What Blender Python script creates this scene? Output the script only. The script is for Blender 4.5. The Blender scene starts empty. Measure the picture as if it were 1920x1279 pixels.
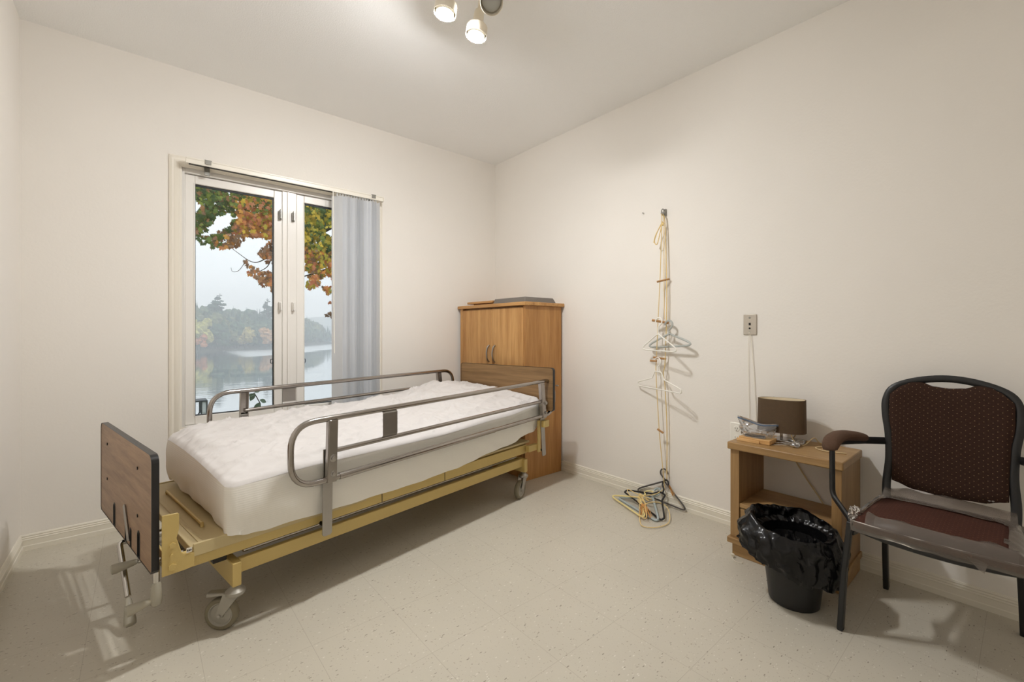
import bpy, math, random
from mathutils import Vector, Matrix, noise as mnoise
R = math.radians
PI = math.pi
sc = bpy.context.scene
COL = sc.collection
rnd = random.Random(7)

# ------------------------------------------------------------------ materials
def new_mat(name):
    m = bpy.data.materials.new(name); m.use_nodes = True
    nt = m.node_tree
    for n in list(nt.nodes): nt.nodes.remove(n)
    out = nt.nodes.new('ShaderNodeOutputMaterial')
    return m, nt, out
def nd(nt, typ, **kw):
    n = nt.nodes.new(typ)
    for k, v in kw.items():
        if k.startswith('i_'):
            n.inputs[k[2:].replace('_', ' ')].default_value = v
        else: setattr(n, k, v)
    return n
def lk(nt, a, b): nt.links.new(a, b)
def c4(c): return (c[0], c[1], c[2], 1.0)
def srgb(r, g, b):
    f = lambda x: (x/255/12.92) if x/255 <= .04045 else ((x/255+.055)/1.055)**2.4
    return (f(r), f(g), f(b))

def plain(name, col, rough=.5, metal=0.0, spec=.5, var=.06, vscale=6.0, bump=0.0, bscale=200.0, coat=0.0, sheen=0.0):
    """principled with a soft procedural tone variation and optional fine bump"""
    m, nt, out = new_mat(name)
    b = nd(nt, 'ShaderNodeBsdfPrincipled')
    tc = nd(nt, 'ShaderNodeTexCoord')
    nz = nd(nt, 'ShaderNodeTexNoise'); nz.inputs['Scale'].default_value = vscale; nz.inputs['Detail'].default_value = 5
    lk(nt, tc.outputs['Object'], nz.inputs['Vector'])
    mx = nd(nt, 'ShaderNodeMix', data_type='RGBA')
    mx.inputs[6].default_value = c4([max(0, c*(1-var)) for c in col]); mx.inputs[7].default_value = c4([min(1, c*(1+var)) for c in col])
    lk(nt, nz.outputs['Fac'], mx.inputs[0]); lk(nt, mx.outputs[2], b.inputs['Base Color'])
    b.inputs['Roughness'].default_value = rough; b.inputs['Metallic'].default_value = metal
    b.inputs['Specular IOR Level'].default_value = spec; b.inputs['Coat Weight'].default_value = coat
    b.inputs['Sheen Weight'].default_value = sheen
    if bump:
        n2 = nd(nt, 'ShaderNodeTexNoise'); n2.inputs['Scale'].default_value = bscale; n2.inputs['Detail'].default_value = 3
        lk(nt, tc.outputs['Object'], n2.inputs['Vector'])
        bp = nd(nt, 'ShaderNodeBump'); bp.inputs['Strength'].default_value = bump; bp.inputs['Distance'].default_value = .004
        lk(nt, n2.outputs['Fac'], bp.inputs['Height']); lk(nt, bp.outputs['Normal'], b.inputs['Normal'])
    lk(nt, b.outputs[0], out.inputs[0])
    return m

def wood(name, dark, light, scale, rough=.4, fine=60.0, spec=.4):
    """grain runs along the axis with the small entry in scale"""
    m, nt, out = new_mat(name)
    b = nd(nt, 'ShaderNodeBsdfPrincipled'); tc = nd(nt, 'ShaderNodeTexCoord')
    mp = nd(nt, 'ShaderNodeMapping'); mp.inputs['Scale'].default_value = scale
    lk(nt, tc.outputs['Object'], mp.inputs['Vector'])
    n1 = nd(nt, 'ShaderNodeTexNoise'); n1.inputs['Scale'].default_value = 1.0; n1.inputs['Detail'].default_value = 6; n1.inputs['Distortion'].default_value = .25
    n2 = nd(nt, 'ShaderNodeTexNoise'); n2.inputs['Scale'].default_value = fine/12; n2.inputs['Detail'].default_value = 3
    lk(nt, mp.outputs[0], n1.inputs['Vector']); lk(nt, mp.outputs[0], n2.inputs['Vector'])
    ad = nd(nt, 'ShaderNodeMath', operation='MULTIPLY_ADD'); ad.inputs[1].default_value = .45
    lk(nt, n2.outputs['Fac'], ad.inputs[0]); lk(nt, n1.outputs['Fac'], ad.inputs[2])
    cr = nd(nt, 'ShaderNodeValToRGB'); cr.color_ramp.elements[0].position = .5; cr.color_ramp.elements[1].position = .95
    cr.color_ramp.elements[0].color = c4(dark); cr.color_ramp.elements[1].color = c4(light)
    lk(nt, ad.outputs[0], cr.inputs[0]); lk(nt, cr.outputs[0], b.inputs['Base Color'])
    b.inputs['Roughness'].default_value = rough; b.inputs['Specular IOR Level'].default_value = spec
    bp = nd(nt, 'ShaderNodeBump'); bp.inputs['Strength'].default_value = .08; bp.inputs['Distance'].default_value = .002
    lk(nt, n2.outputs['Fac'], bp.inputs['Height']); lk(nt, bp.outputs[0], b.inputs['Normal'])
    lk(nt, b.outputs[0], out.inputs[0])
    return m

def clear(name, tint, gloss=.12, rough=.08, haze=.0, hazecol=(.8, .82, .85), fres=True):
    """thin clear sheet: mostly see-through, with a gloss and an optional milky diffuse share"""
    m, nt, out = new_mat(name)
    tr = nd(nt, 'ShaderNodeBsdfTransparent'); tr.inputs[0].default_value = c4(tint)
    gl = nd(nt, 'ShaderNodeBsdfGlossy'); gl.inputs['Roughness'].default_value = rough; gl.inputs[0].default_value = (1, 1, 1, 1)
    mx = nd(nt, 'ShaderNodeMixShader')
    if fres:
        lw = nd(nt, 'ShaderNodeFresnel'); lw.inputs[0].default_value = 1.45
        mu = nd(nt, 'ShaderNodeMath', operation='MULTIPLY'); mu.inputs[1].default_value = gloss
        lk(nt, lw.outputs[0], mu.inputs[0]); lk(nt, mu.outputs[0], mx.inputs[0])
    else: mx.inputs[0].default_value = gloss
    last = tr
    if haze > 0:
        df = nd(nt, 'ShaderNodeBsdfDiffuse'); df.inputs[0].default_value = c4(hazecol)
        tl = nd(nt, 'ShaderNodeBsdfTranslucent'); tl.inputs[0].default_value = c4(hazecol)
        a = nd(nt, 'ShaderNodeMixShader'); a.inputs[0].default_value = .5
        lk(nt, df.outputs[0], a.inputs[1]); lk(nt, tl.outputs[0], a.inputs[2])
        h = nd(nt, 'ShaderNodeMixShader'); h.inputs[0].default_value = haze
        lk(nt, tr.outputs[0], h.inputs[1]); lk(nt, a.outputs[0], h.inputs[2]); last = h
    lk(nt, last.outputs[0], mx.inputs[1]); lk(nt, gl.outputs[0], mx.inputs[2]); lk(nt, mx.outputs[0], out.inputs[0])
    return m

def emit(name, col, strength):
    m, nt, out = new_mat(name)
    e = nd(nt, 'ShaderNodeEmission'); e.inputs[0].default_value = c4(col); e.inputs[1].default_value = strength
    lk(nt, e.outputs[0], out.inputs[0]); return m

def floor_mat():
    m, nt, out = new_mat('vinyl_tile')
    b = nd(nt, 'ShaderNodeBsdfPrincipled'); tc = nd(nt, 'ShaderNodeTexCoord')
    base, tile = srgb(194, 188, 174), .3048
    # chips: stretched voronoi flecks
    col_in = None
    n0 = nd(nt, 'ShaderNodeTexNoise'); n0.inputs['Scale'].default_value = 2.2; n0.inputs['Detail'].default_value = 6
    lk(nt, tc.outputs['Object'], n0.inputs['Vector'])
    mx = nd(nt, 'ShaderNodeMix', data_type='RGBA'); mx.inputs[6].default_value = c4([c*.92 for c in base]); mx.inputs[7].default_value = c4([c*1.08 for c in base])
    lk(nt, n0.outputs['Fac'], mx.inputs[0]); col_in = mx.outputs[2]
    for (sx, sy, ang, thr, colr, amt) in ((40, 120, .5, .12, srgb(104, 92, 78), .7), (110, 40, -.3, .11, srgb(150, 136, 118), .55), (60, 130, .2, .14, srgb(236, 232, 224), .4), (150, 220, .9, .15, srgb(140, 128, 112), .6), (64, 90, -.7, .13, srgb(150, 140, 124), .5)):
        mp = nd(nt, 'ShaderNodeMapping'); mp.inputs['Rotation'].default_value = (0, 0, ang); mp.inputs['Scale'].default_value = (sx, sy, 1)
        lk(nt, tc.outputs['Object'], mp.inputs['Vector'])
        vo = nd(nt, 'ShaderNodeTexVoronoi', feature='F1'); vo.inputs['Scale'].default_value = 1.0
        lk(nt, mp.outputs[0], vo.inputs['Vector'])
        # keep only some cells
        sp = nd(nt, 'ShaderNodeSeparateColor'); lk(nt, vo.outputs['Color'], sp.inputs[0])
        g = nd(nt, 'ShaderNodeMath', operation='MULTIPLY'); g.inputs[1].default_value = thr*2.2
        pw = nd(nt, 'ShaderNodeMath', operation='POWER'); pw.inputs[1].default_value = 5.0
        lk(nt, sp.outputs[0], pw.inputs[0]); lk(nt, pw.outputs[0], g.inputs[0])
        ls = nd(nt, 'ShaderNodeMath', operation='LESS_THAN'); lk(nt, vo.outputs['Distance'], ls.inputs[0]); lk(nt, g.outputs[0], ls.inputs[1])
        mu = nd(nt, 'ShaderNodeMath', operation='MULTIPLY'); mu.inputs[1].default_value = amt; lk(nt, ls.outputs[0], mu.inputs[0])
        m2 = nd(nt, 'ShaderNodeMix', data_type='RGBA'); m2.inputs[7].default_value = c4(colr)
        lk(nt, mu.outputs[0], m2.inputs[0]); lk(nt, col_in, m2.inputs[6]); col_in = m2.outputs[2]
    # seams
    sx = nd(nt, 'ShaderNodeSeparateXYZ'); lk(nt, tc.outputs['Object'], sx.inputs[0])
    masks = []
    for o, off in ((0, -.147), (1, .112)):
        a = nd(nt, 'ShaderNodeMath', operation='SUBTRACT'); a.inputs[1].default_value = off - tile*20; lk(nt, sx.outputs[o], a.inputs[0])
        d = nd(nt, 'ShaderNodeMath', operation='DIVIDE'); d.inputs[1].default_value = tile; lk(nt, a.outputs[0], d.inputs[0])
        f = nd(nt, 'ShaderNodeMath', operation='FRACT'); lk(nt, d.outputs[0], f.inputs[0])
        l = nd(nt, 'ShaderNodeMath', operation='LESS_THAN'); l.inputs[1].default_value = .0055; lk(nt, f.outputs[0], l.inputs[0])
        masks.append(l.outputs[0])
    mxm = nd(nt, 'ShaderNodeMath', operation='MAXIMUM'); lk(nt, masks[0], mxm.inputs[0]); lk(nt, masks[1], mxm.inputs[1])
    sm = nd(nt, 'ShaderNodeMath', operation='MULTIPLY'); sm.inputs[1].default_value = .30; lk(nt, mxm.outputs[0], sm.inputs[0])
    m3 = nd(nt, 'ShaderNodeMix', data_type='RGBA'); m3.inputs[7].default_value = c4(srgb(112, 98, 80))
    lk(nt, sm.outputs[0], m3.inputs[0]); lk(nt, col_in, m3.inputs[6])
    lk(nt, m3.outputs[2], b.inputs['Base Color'])
    b.inputs['Roughness'].default_value = .34; b.inputs['Specular IOR Level'].default_value = .45
    bp = nd(nt, 'ShaderNodeBump'); bp.inputs['Strength'].default_value = .05; bp.inputs['Distance'].default_value = .002
    lk(nt, n0.outputs['Fac'], bp.inputs['Height']); lk(nt, bp.outputs[0], b.inputs['Normal'])
    lk(nt, b.outputs[0], out.inputs[0]); return m

def dots_mat(name, base, base2, dot, pu, pv, axis='YZ', dotr=.16, rough=.85):
    """woven upholstery: two-tone cloth with a diamond lattice of pale dots"""
    m, nt, out = new_mat(name)
    b = nd(nt, 'ShaderNodeBsdfPrincipled'); tc = nd(nt, 'ShaderNodeTexCoord')
    sx = nd(nt, 'ShaderNodeSeparateXYZ'); lk(nt, tc.outputs['Object'], sx.inputs[0])
    ids = {'X': 0, 'Y': 1, 'Z': 2}
    def half(shift):
        ds = []
        for ax, p in ((axis[0], pu), (axis[1], pv)):
            a = nd(nt, 'ShaderNodeMath', operation='MULTIPLY_ADD'); a.inputs[1].default_value = 1/p; a.inputs[2].default_value = 50+shift
            lk(nt, sx.outputs[ids[ax]], a.inputs[0])
            f = nd(nt, 'ShaderNodeMath', operation='FRACT'); lk(nt, a.outputs[0], f.inputs[0])
            s = nd(nt, 'ShaderNodeMath', operation='SUBTRACT'); s.inputs[1].default_value = .5; lk(nt, f.outputs[0], s.inputs[0])
            ab = nd(nt, 'ShaderNodeMath', operation='ABSOLUTE'); lk(nt, s.outputs[0], ab.inputs[0]); ds.append(ab.outputs[0])
        ad = nd(nt, 'ShaderNodeMath', operation='ADD'); lk(nt, ds[0], ad.inputs[0]); lk(nt, ds[1], ad.inputs[1])
        l = nd(nt, 'ShaderNodeMath', operation='LESS_THAN'); l.inputs[1].default_value = dotr; lk(nt, ad.outputs[0], l.inputs[0])
        return l.outputs[0]
    mxm = nd(nt, 'ShaderNodeMath', operation='MAXIMUM'); lk(nt, half(0), mxm.inputs[0]); lk(nt, half(.5), mxm.inputs[1])
    nz = nd(nt, 'ShaderNodeTexNoise'); nz.inputs['Scale'].default_value = 140; lk(nt, tc.outputs['Object'], nz.inputs['Vector'])
    m1 = nd(nt, 'ShaderNodeMix', data_type='RGBA'); m1.inputs[6].default_value = c4(base); m1.inputs[7].default_value = c4(base2); lk(nt, nz.outputs['Fac'], m1.inputs[0])
    m2 = nd(nt, 'ShaderNodeMix', data_type='RGBA'); m2.inputs[7].default_value = c4(dot); lk(nt, m1.outputs[2], m2.inputs[6])
    mu = nd(nt, 'ShaderNodeMath', operation='MULTIPLY'); mu.inputs[1].default_value = .8; lk(nt, mxm.outputs[0], mu.inputs[0]); lk(nt, mu.outputs[0], m2.inputs[0])
    lk(nt, m2.outputs[2], b.inputs['Base Color']); b.inputs['Roughness'].default_value = rough; b.inputs['Specular IOR Level'].default_value = .2
    bp = nd(nt, 'ShaderNodeBump'); bp.inputs['Strength'].default_value = .35; bp.inputs['Distance'].default_value = .002
    lk(nt, nz.outputs['Fac'], bp.inputs['Height']); lk(nt, bp.outputs[0], b.inputs['Normal'])
    lk(nt, b.outputs[0], out.inputs[0]); return m

def attr_mat(name, rough=.6, transl=.0, spec=.3):
    """colour read per face from the mesh (leaves, needles: each its own natural colour)"""
    m, nt, out = new_mat(name)
    at = nd(nt, 'ShaderNodeAttribute', attribute_name='tone')
    b = nd(nt, 'ShaderNodeBsdfPrincipled'); b.inputs['Roughness'].default_value = rough; b.inputs['Specular IOR Level'].default_value = spec
    nz = nd(nt, 'ShaderNodeTexNoise'); nz.inputs['Scale'].default_value = 3
    hs = nd(nt, 'ShaderNodeHueSaturation'); mr = nd(nt, 'ShaderNodeMapRange'); mr.inputs[3].default_value = .85; mr.inputs[4].default_value = 1.15
    lk(nt, nz.outputs['Fac'], mr.inputs[0]); lk(nt, mr.outputs[0], hs.inputs['Value']); lk(nt, at.outputs['Color'], hs.inputs['Color'])
    lk(nt, hs.outputs[0], b.inputs['Base Color'])
    last = b.outputs[0]
    if transl:
        tl = nd(nt, 'ShaderNodeBsdfTranslucent'); lk(nt, hs.outputs[0], tl.inputs[0])
        mx = nd(nt, 'ShaderNodeMixShader'); mx.inputs[0].default_value = transl
        lk(nt, b.outputs[0], mx.inputs[1]); lk(nt, tl.outputs[0], mx.inputs[2]); last = mx.outputs[0]
    lk(nt, last, out.inputs[0]); return m

def vane_mat():
    m, nt, out = new_mat('blind_vinyl')
    d = nd(nt, 'ShaderNodeBsdfPrincipled'); d.inputs['Base Color'].default_value = c4((.90, .90, .90)); d.inputs['Roughness'].default_value = .45
    t = nd(nt, 'ShaderNodeBsdfTranslucent'); t.inputs[0].default_value = c4((.92, .94, .97))
    mx = nd(nt, 'ShaderNodeMixShader'); mx.inputs[0].default_value = .38
    tc = nd(nt, 'ShaderNodeTexCoord'); nz = nd(nt, 'ShaderNodeTexNoise'); nz.inputs['Scale'].default_value = 3
    lk(nt, tc.outputs['Object'], nz.inputs['Vector'])
    mr = nd(nt, 'ShaderNodeMapRange'); mr.inputs[3].default_value = .46; mr.inputs[4].default_value = .56
    lk(nt, nz.outputs['Fac'], mr.inputs[0]); lk(nt, mr.outputs[0], mx.inputs[0])
    lk(nt, d.outputs[0], mx.inputs[1]); lk(nt, t.outputs[0], mx.inputs[2]); lk(nt, mx.outputs[0], out.inputs[0]); return m

def quilt_mat(name, col, stripes=False):
    m, nt, out = new_mat(name)
    b = nd(nt, 'ShaderNodeBsdfPrincipled'); b.inputs['Base Color'].default_value = c4(col); b.inputs['Roughness'].default_value = .85
    b.inputs['Specular IOR Level'].default_value = .2; b.inputs['Sheen Weight'].default_value = .15
    tc = nd(nt, 'ShaderNodeTexCoord'); bp = nd(nt, 'ShaderNodeBump'); bp.inputs['Distance'].default_value = .006
    if stripes:
        w = nd(nt, 'ShaderNodeTexWave', wave_type='BANDS', bands_direction='Z'); w.inputs['Scale'].default_value = 38; w.inputs['Distortion'].default_value = .4
        lk(nt, tc.outputs['Object'], w.inputs['Vector']); lk(nt, w.outputs['Fac'], bp.inputs['Height']); bp.inputs['Strength'].default_value = .06
    else:
        mp = nd(nt, 'ShaderNodeMapping'); mp.inputs['Scale'].default_value = (7, 16, 7); mp.inputs['Rotation'].default_value = (0, 0, .5)
        lk(nt, tc.outputs['Object'], mp.inputs['Vector'])
        n = nd(nt, 'ShaderNodeTexNoise'); n.inputs['Scale'].default_value = 1; n.inputs['Detail'].default_value = 5; n.inputs['Distortion'].default_value = 1.2
        lk(nt, mp.outputs[0], n.inputs['Vector']); lk(nt, n.outputs['Fac'], bp.inputs['Height']); bp.inputs['Strength'].default_value = .45
    lk(nt, bp.outputs[0], b.inputs['Normal']); lk(nt, b.outputs[0], out.inputs[0]); return m

def water_mat():
    m, nt, out = new_mat('lake_water')
    b = nd(nt, 'ShaderNodeBsdfPrincipled'); b.inputs['Base Color'].default_value = c4((.035, .05, .05)); b.inputs['Roughness'].default_value = .04
    b.inputs['IOR'].default_value = 1.6; b.inputs['Specular IOR Level'].default_value = 1.0
    tc = nd(nt, 'ShaderNodeTexCoord'); mp = nd(nt, 'ShaderNodeMapping'); mp.inputs['Scale'].default_value = (.25, 1.1, 1)
    lk(nt, tc.outputs['Object'], mp.inputs['Vector'])
    n = nd(nt, 'ShaderNodeTexNoise'); n.inputs['Scale'].default_value = .8; n.inputs['Detail'].default_value = 4; lk(nt, mp.outputs[0], n.inputs['Vector'])
    # breeze-ruffled lanes alternate with calm water
    mp2 = nd(nt, 'ShaderNodeMapping'); mp2.inputs['Scale'].default_value = (.006, .045, 1); mp2.inputs['Rotation'].default_value = (0, 0, .32); lk(nt, tc.outputs['Object'], mp2.inputs['Vector'])
    n2 = nd(nt, 'ShaderNodeTexNoise'); n2.inputs['Scale'].default_value = 1.0; n2.inputs['Detail'].default_value = 2; lk(nt, mp2.outputs[0], n2.inputs['Vector'])
    mr = nd(nt, 'ShaderNodeMapRange'); mr.inputs[1].default_value = .42; mr.inputs[2].default_value = .62; mr.inputs[3].default_value = .012; mr.inputs[4].default_value = .09
    lk(nt, n2.outputs['Fac'], mr.inputs[0])
    bp = nd(nt, 'ShaderNodeBump'); bp.inputs['Distance'].default_value = .35; lk(nt, mr.outputs[0], bp.inputs['Strength'])
    lk(nt, n.outputs['Fac'], bp.inputs['Height']); lk(nt, bp.outputs[0], b.inputs['Normal'])
    # a lane of wind-ruffled water off the far bank
    gl = nd(nt, 'ShaderNodeBsdfGlossy'); gl.inputs[0].default_value = (.93, .95, .96, 1)
    se = nd(nt, 'ShaderNodeSeparateXYZ'); lk(nt, tc.outputs['Object'], se.inputs[0])
    ma = nd(nt, 'ShaderNodeMath', operation='MULTIPLY_ADD'); ma.inputs[1].default_value = -1.05; lk(nt, se.outputs[0], ma.inputs[0]); lk(nt, se.outputs[1], ma.inputs[2])
    m2 = nd(nt, 'ShaderNodeMath', operation='MULTIPLY_ADD'); m2.inputs[1].default_value = 34.0; lk(nt, n2.outputs['Fac'], m2.inputs[0]); lk(nt, ma.outputs[0], m2.inputs[2])
    ra = nd(nt, 'ShaderNodeMapRange', interpolation_type='SMOOTHSTEP'); ra.inputs[1].default_value = 116; ra.inputs[2].default_value = 126; lk(nt, m2.outputs[0], ra.inputs[0])
    xr = nd(nt, 'ShaderNodeMapRange', interpolation_type='SMOOTHSTEP'); xr.inputs[1].default_value = 16; xr.inputs[2].default_value = 24; lk(nt, se.outputs[0], xr.inputs[0])
    la = nd(nt, 'ShaderNodeMath', operation='MULTIPLY'); lk(nt, ra.outputs[0], la.inputs[0]); lk(nt, xr.outputs[0], la.inputs[1])
    rg = nd(nt, 'ShaderNodeMapRange'); rg.inputs[3].default_value = .035; rg.inputs[4].default_value = .42; lk(nt, la.outputs[0], rg.inputs[0]); lk(nt, rg.outputs[0], gl.inputs['Roughness'])
    lk(nt, bp.outputs[0], gl.inputs['Normal'])
    mx = nd(nt, 'ShaderNodeMixShader'); mx.inputs[0].default_value = .72
    lk(nt, b.outputs[0], mx.inputs[1]); lk(nt, gl.outputs[0], mx.inputs[2]); lk(nt, mx.outputs[0], out.inputs[0]); return m

M = {}
M['wall'] = plain('wall_paint', srgb(236, 232, 226), .9, var=.035, vscale=1.6, bump=.12, bscale=90, spec=.12)
M['ceiling'] = plain('ceiling_paint', srgb(244, 244, 243), .8, var=.02, vscale=2, bump=.5, bscale=160, spec=.2)
M['floor'] = floor_mat()
M['base'] = plain('baseboard_paint', srgb(230, 225, 212), .4, var=.03, vscale=5)
M['trim'] = plain('window_trim_paint', srgb(232, 226, 214), .35, var=.02, vscale=4)
M['vinyl'] = plain('window_vinyl', srgb(236, 233, 228), .3, var=.015, vscale=4)
M['gasket'] = plain('black_gasket', srgb(34, 40, 46), .5)
M['glass'] = clear('window_glass', (.97, .985, .98), gloss=1.0, rough=.0)
M['vane'] = vane_mat()
M['railwhite'] = plain('blind_headrail_white', srgb(236, 231, 220), .35, var=.02)
M['greymetal'] = plain('dull_grey_metal', srgb(150, 148, 142), .35, metal=.8)
M['chrome'] = plain('worn_chrome', (.40, .37, .345), .17, metal=1.0, var=.08, vscale=25)
M['brightchrome'] = plain('bright_chrome', (.62, .60, .57), .14, metal=1.0, var=.06, vscale=25)
M['steel'] = plain('satin_steel', (.42, .40, .375), .32, metal=1.0, var=.08, vscale=30)
M['stainless'] = plain('stainless_plate', srgb(196, 188, 176), .35, metal=.45, var=.04, vscale=30)
M['beige'] = plain('beige_bed_enamel', srgb(196, 172, 108), .4, var=.06, vscale=8, bump=.05)
M['deck'] = plain('beige_deck_enamel', srgb(192, 175, 132), .45, var=.06, vscale=8)
M['darkmetal'] = plain('dark_mechanism_metal', srgb(48, 46, 44), .4, metal=.6)
M['laminate'] = wood('walnut_laminate', srgb(136, 108, 84), srgb(172, 142, 114), (7, 2.2, 26), .42, fine=60)
M['laminate_head'] = wood('walnut_laminate_head', srgb(112, 86, 56), srgb(152, 120, 82), (9, 1.6, 34), .42, fine=60)
M['edgeblack'] = plain('black_edge_band', srgb(28, 27, 28), .35)
M['oak'] = wood('oak_veneer', srgb(168, 120, 68), srgb(206, 160, 102), (24, 24, 1.6), .38, fine=70)
M['oak_top'] = wood('oak_veneer_top', srgb(150, 102, 54), srgb(206, 160, 102), (16, 1.1, 16), .38, fine=70)
M['oak_side'] = wood('oak_veneer_side', srgb(156, 108, 58), srgb(190, 142, 86), (22, 22, 1.5), .4, fine=70)
M['nsoak'] = wood('nightstand_oak', srgb(142, 110, 70), srgb(176, 142, 96), (20, 1.5, 20), .4, fine=70)
M['nsoak_v'] = wood('nightstand_oak_upright', srgb(136, 104, 66), srgb(168, 134, 90), (20, 20, 1.5), .4, fine=70)
M['tray'] = plain('grey_plastic_tray', srgb(112, 106, 100), .4)
M['caster_rubber'] = plain('grey_caster_rubber', srgb(120, 112, 92), .6)
M['hub'] = plain('grey_caster_hub', srgb(160, 156, 146), .4, metal=.3)
M['handlegrey'] = plain('grey_crank_grip', srgb(168, 163, 148), .4)
M['mattop'] = quilt_mat('quilted_pad', srgb(209, 205, 203))
M['matside'] = quilt_mat('stretch_skirt', srgb(238, 236, 230), True)
M['sticker'] = plain('paper_sticker', srgb(230, 226, 216), .6)
M['ink'] = plain('black_ink', srgb(40, 38, 36), .6)
M['whiteplastic'] = plain('white_plastic', srgb(238, 236, 228), .3, var=.02)
M['palegreen'] = clear('pale_plastic_hanger', (.86, .90, .88), gloss=1.0, rough=.12, haze=.72, hazecol=(.84, .88, .87))
M['blackplastic'] = plain('black_plastic', srgb(26, 26, 28), .4)
M['greyplastic'] = plain('dark_grey_plastic', srgb(84, 80, 78), .4)
M['yellowplastic'] = plain('yellow_plastic', srgb(236, 218, 150), .4)
M['blueplastic'] = plain('grey_blue_plastic', srgb(168, 180, 182), .4)
M['rope'] = plain('cream_cord', srgb(226, 200, 140), .8, var=.1, vscale=120, bump=.3, bscale=400)
M['frayed'] = plain('orange_frayed_cord', srgb(204, 150, 84), .9, var=.15, vscale=100)
M['dowel'] = plain('wooden_dowel', srgb(176, 132, 84), .6, var=.15, vscale=60)
M['cordwhite'] = plain('white_cord', srgb(232, 226, 212), .5)
M['cordcream'] = plain('cream_power_cord', srgb(206, 184, 142), .5)
M['shade'] = plain('brown_shade_cloth', srgb(84, 66, 46), .85, var=.12, vscale=60, bump=.3, bscale=500)
M['shadein'] = plain('cream_shade_liner', srgb(226, 212, 184), .7)
M['lightwood'] = wood('pale_wood', srgb(196, 150, 92), srgb(232, 194, 140), (20, 3, 20), .5)
M['film'] = clear('clear_plastic_film', (.93, .94, .95), gloss=1.8, rough=.12, haze=.26, hazecol=(.85, .86, .88))
M['bluezip'] = clear('blue_zip_strip', (.50, .62, .78), gloss=1.0, rough=.2, haze=.4, hazecol=(.35, .48, .70))
M['cover'] = clear('cloudy_plastic_cover', (.92, .89, .87), gloss=1.1, rough=.25, haze=.44, hazecol=(.36, .30, .26))
M['bin'] = plain('black_bin_plastic', srgb(24, 23, 23), .45, var=.05, vscale=10)
M['bag'] = plain('black_bag_film', (.005, .005, .0055), .26, spec=.32, var=.1, bump=.7, bscale=38)
M['chairmetal'] = plain('black_chair_enamel', srgb(26, 26, 27), .42, var=.05)
M['armpad'] = plain('brown_arm_cloth', srgb(84, 60, 44), .9, var=.25, vscale=180, bump=.4, bscale=400)
M['fabric'] = dots_mat('maroon_dotted_cloth', srgb(42, 27, 20), srgb(60, 39, 29), srgb(138, 112, 80), .0235, .0200, 'YZ', .075)
M['seatfab'] = dots_mat('maroon_seat_cloth', srgb(58, 33, 26), srgb(78, 47, 37), srgb(120, 84, 66), .020, .020, 'XY', .07)
M['bulb'] = emit('lit_bulb', (1.0, .995, .985), 1200.0)
M['bulboff'] = plain('unlit_reflector_bulb', srgb(190, 192, 190), .15, metal=.3)
M['fixture'] = plain('cream_fixture_enamel', srgb(238, 230, 214), .35, var=.02)
M['leaf'] = attr_mat('maple_leaves', .6, .45)
M['needle'] = attr_mat('forest_foliage', .8, .0, .1)
M['bark'] = plain('dark_bark', srgb(64, 56, 48), .9, var=.3, vscale=20, bump=.5, bscale=40)
M['grass'] = plain('lakeside_grass', srgb(96, 108, 66), .9, var=.3, vscale=3)
M['shorerock'] = plain('shore_ground', srgb(92, 94, 78), .9, var=.3, vscale=.3)
M['water'] = water_mat()
M['palepaint'] = plain('pale_garden_paint', srgb(206, 212, 214), .5)
M['darkpaint'] = plain('dark_garden_paint', srgb(52, 58, 62), .5)

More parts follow.
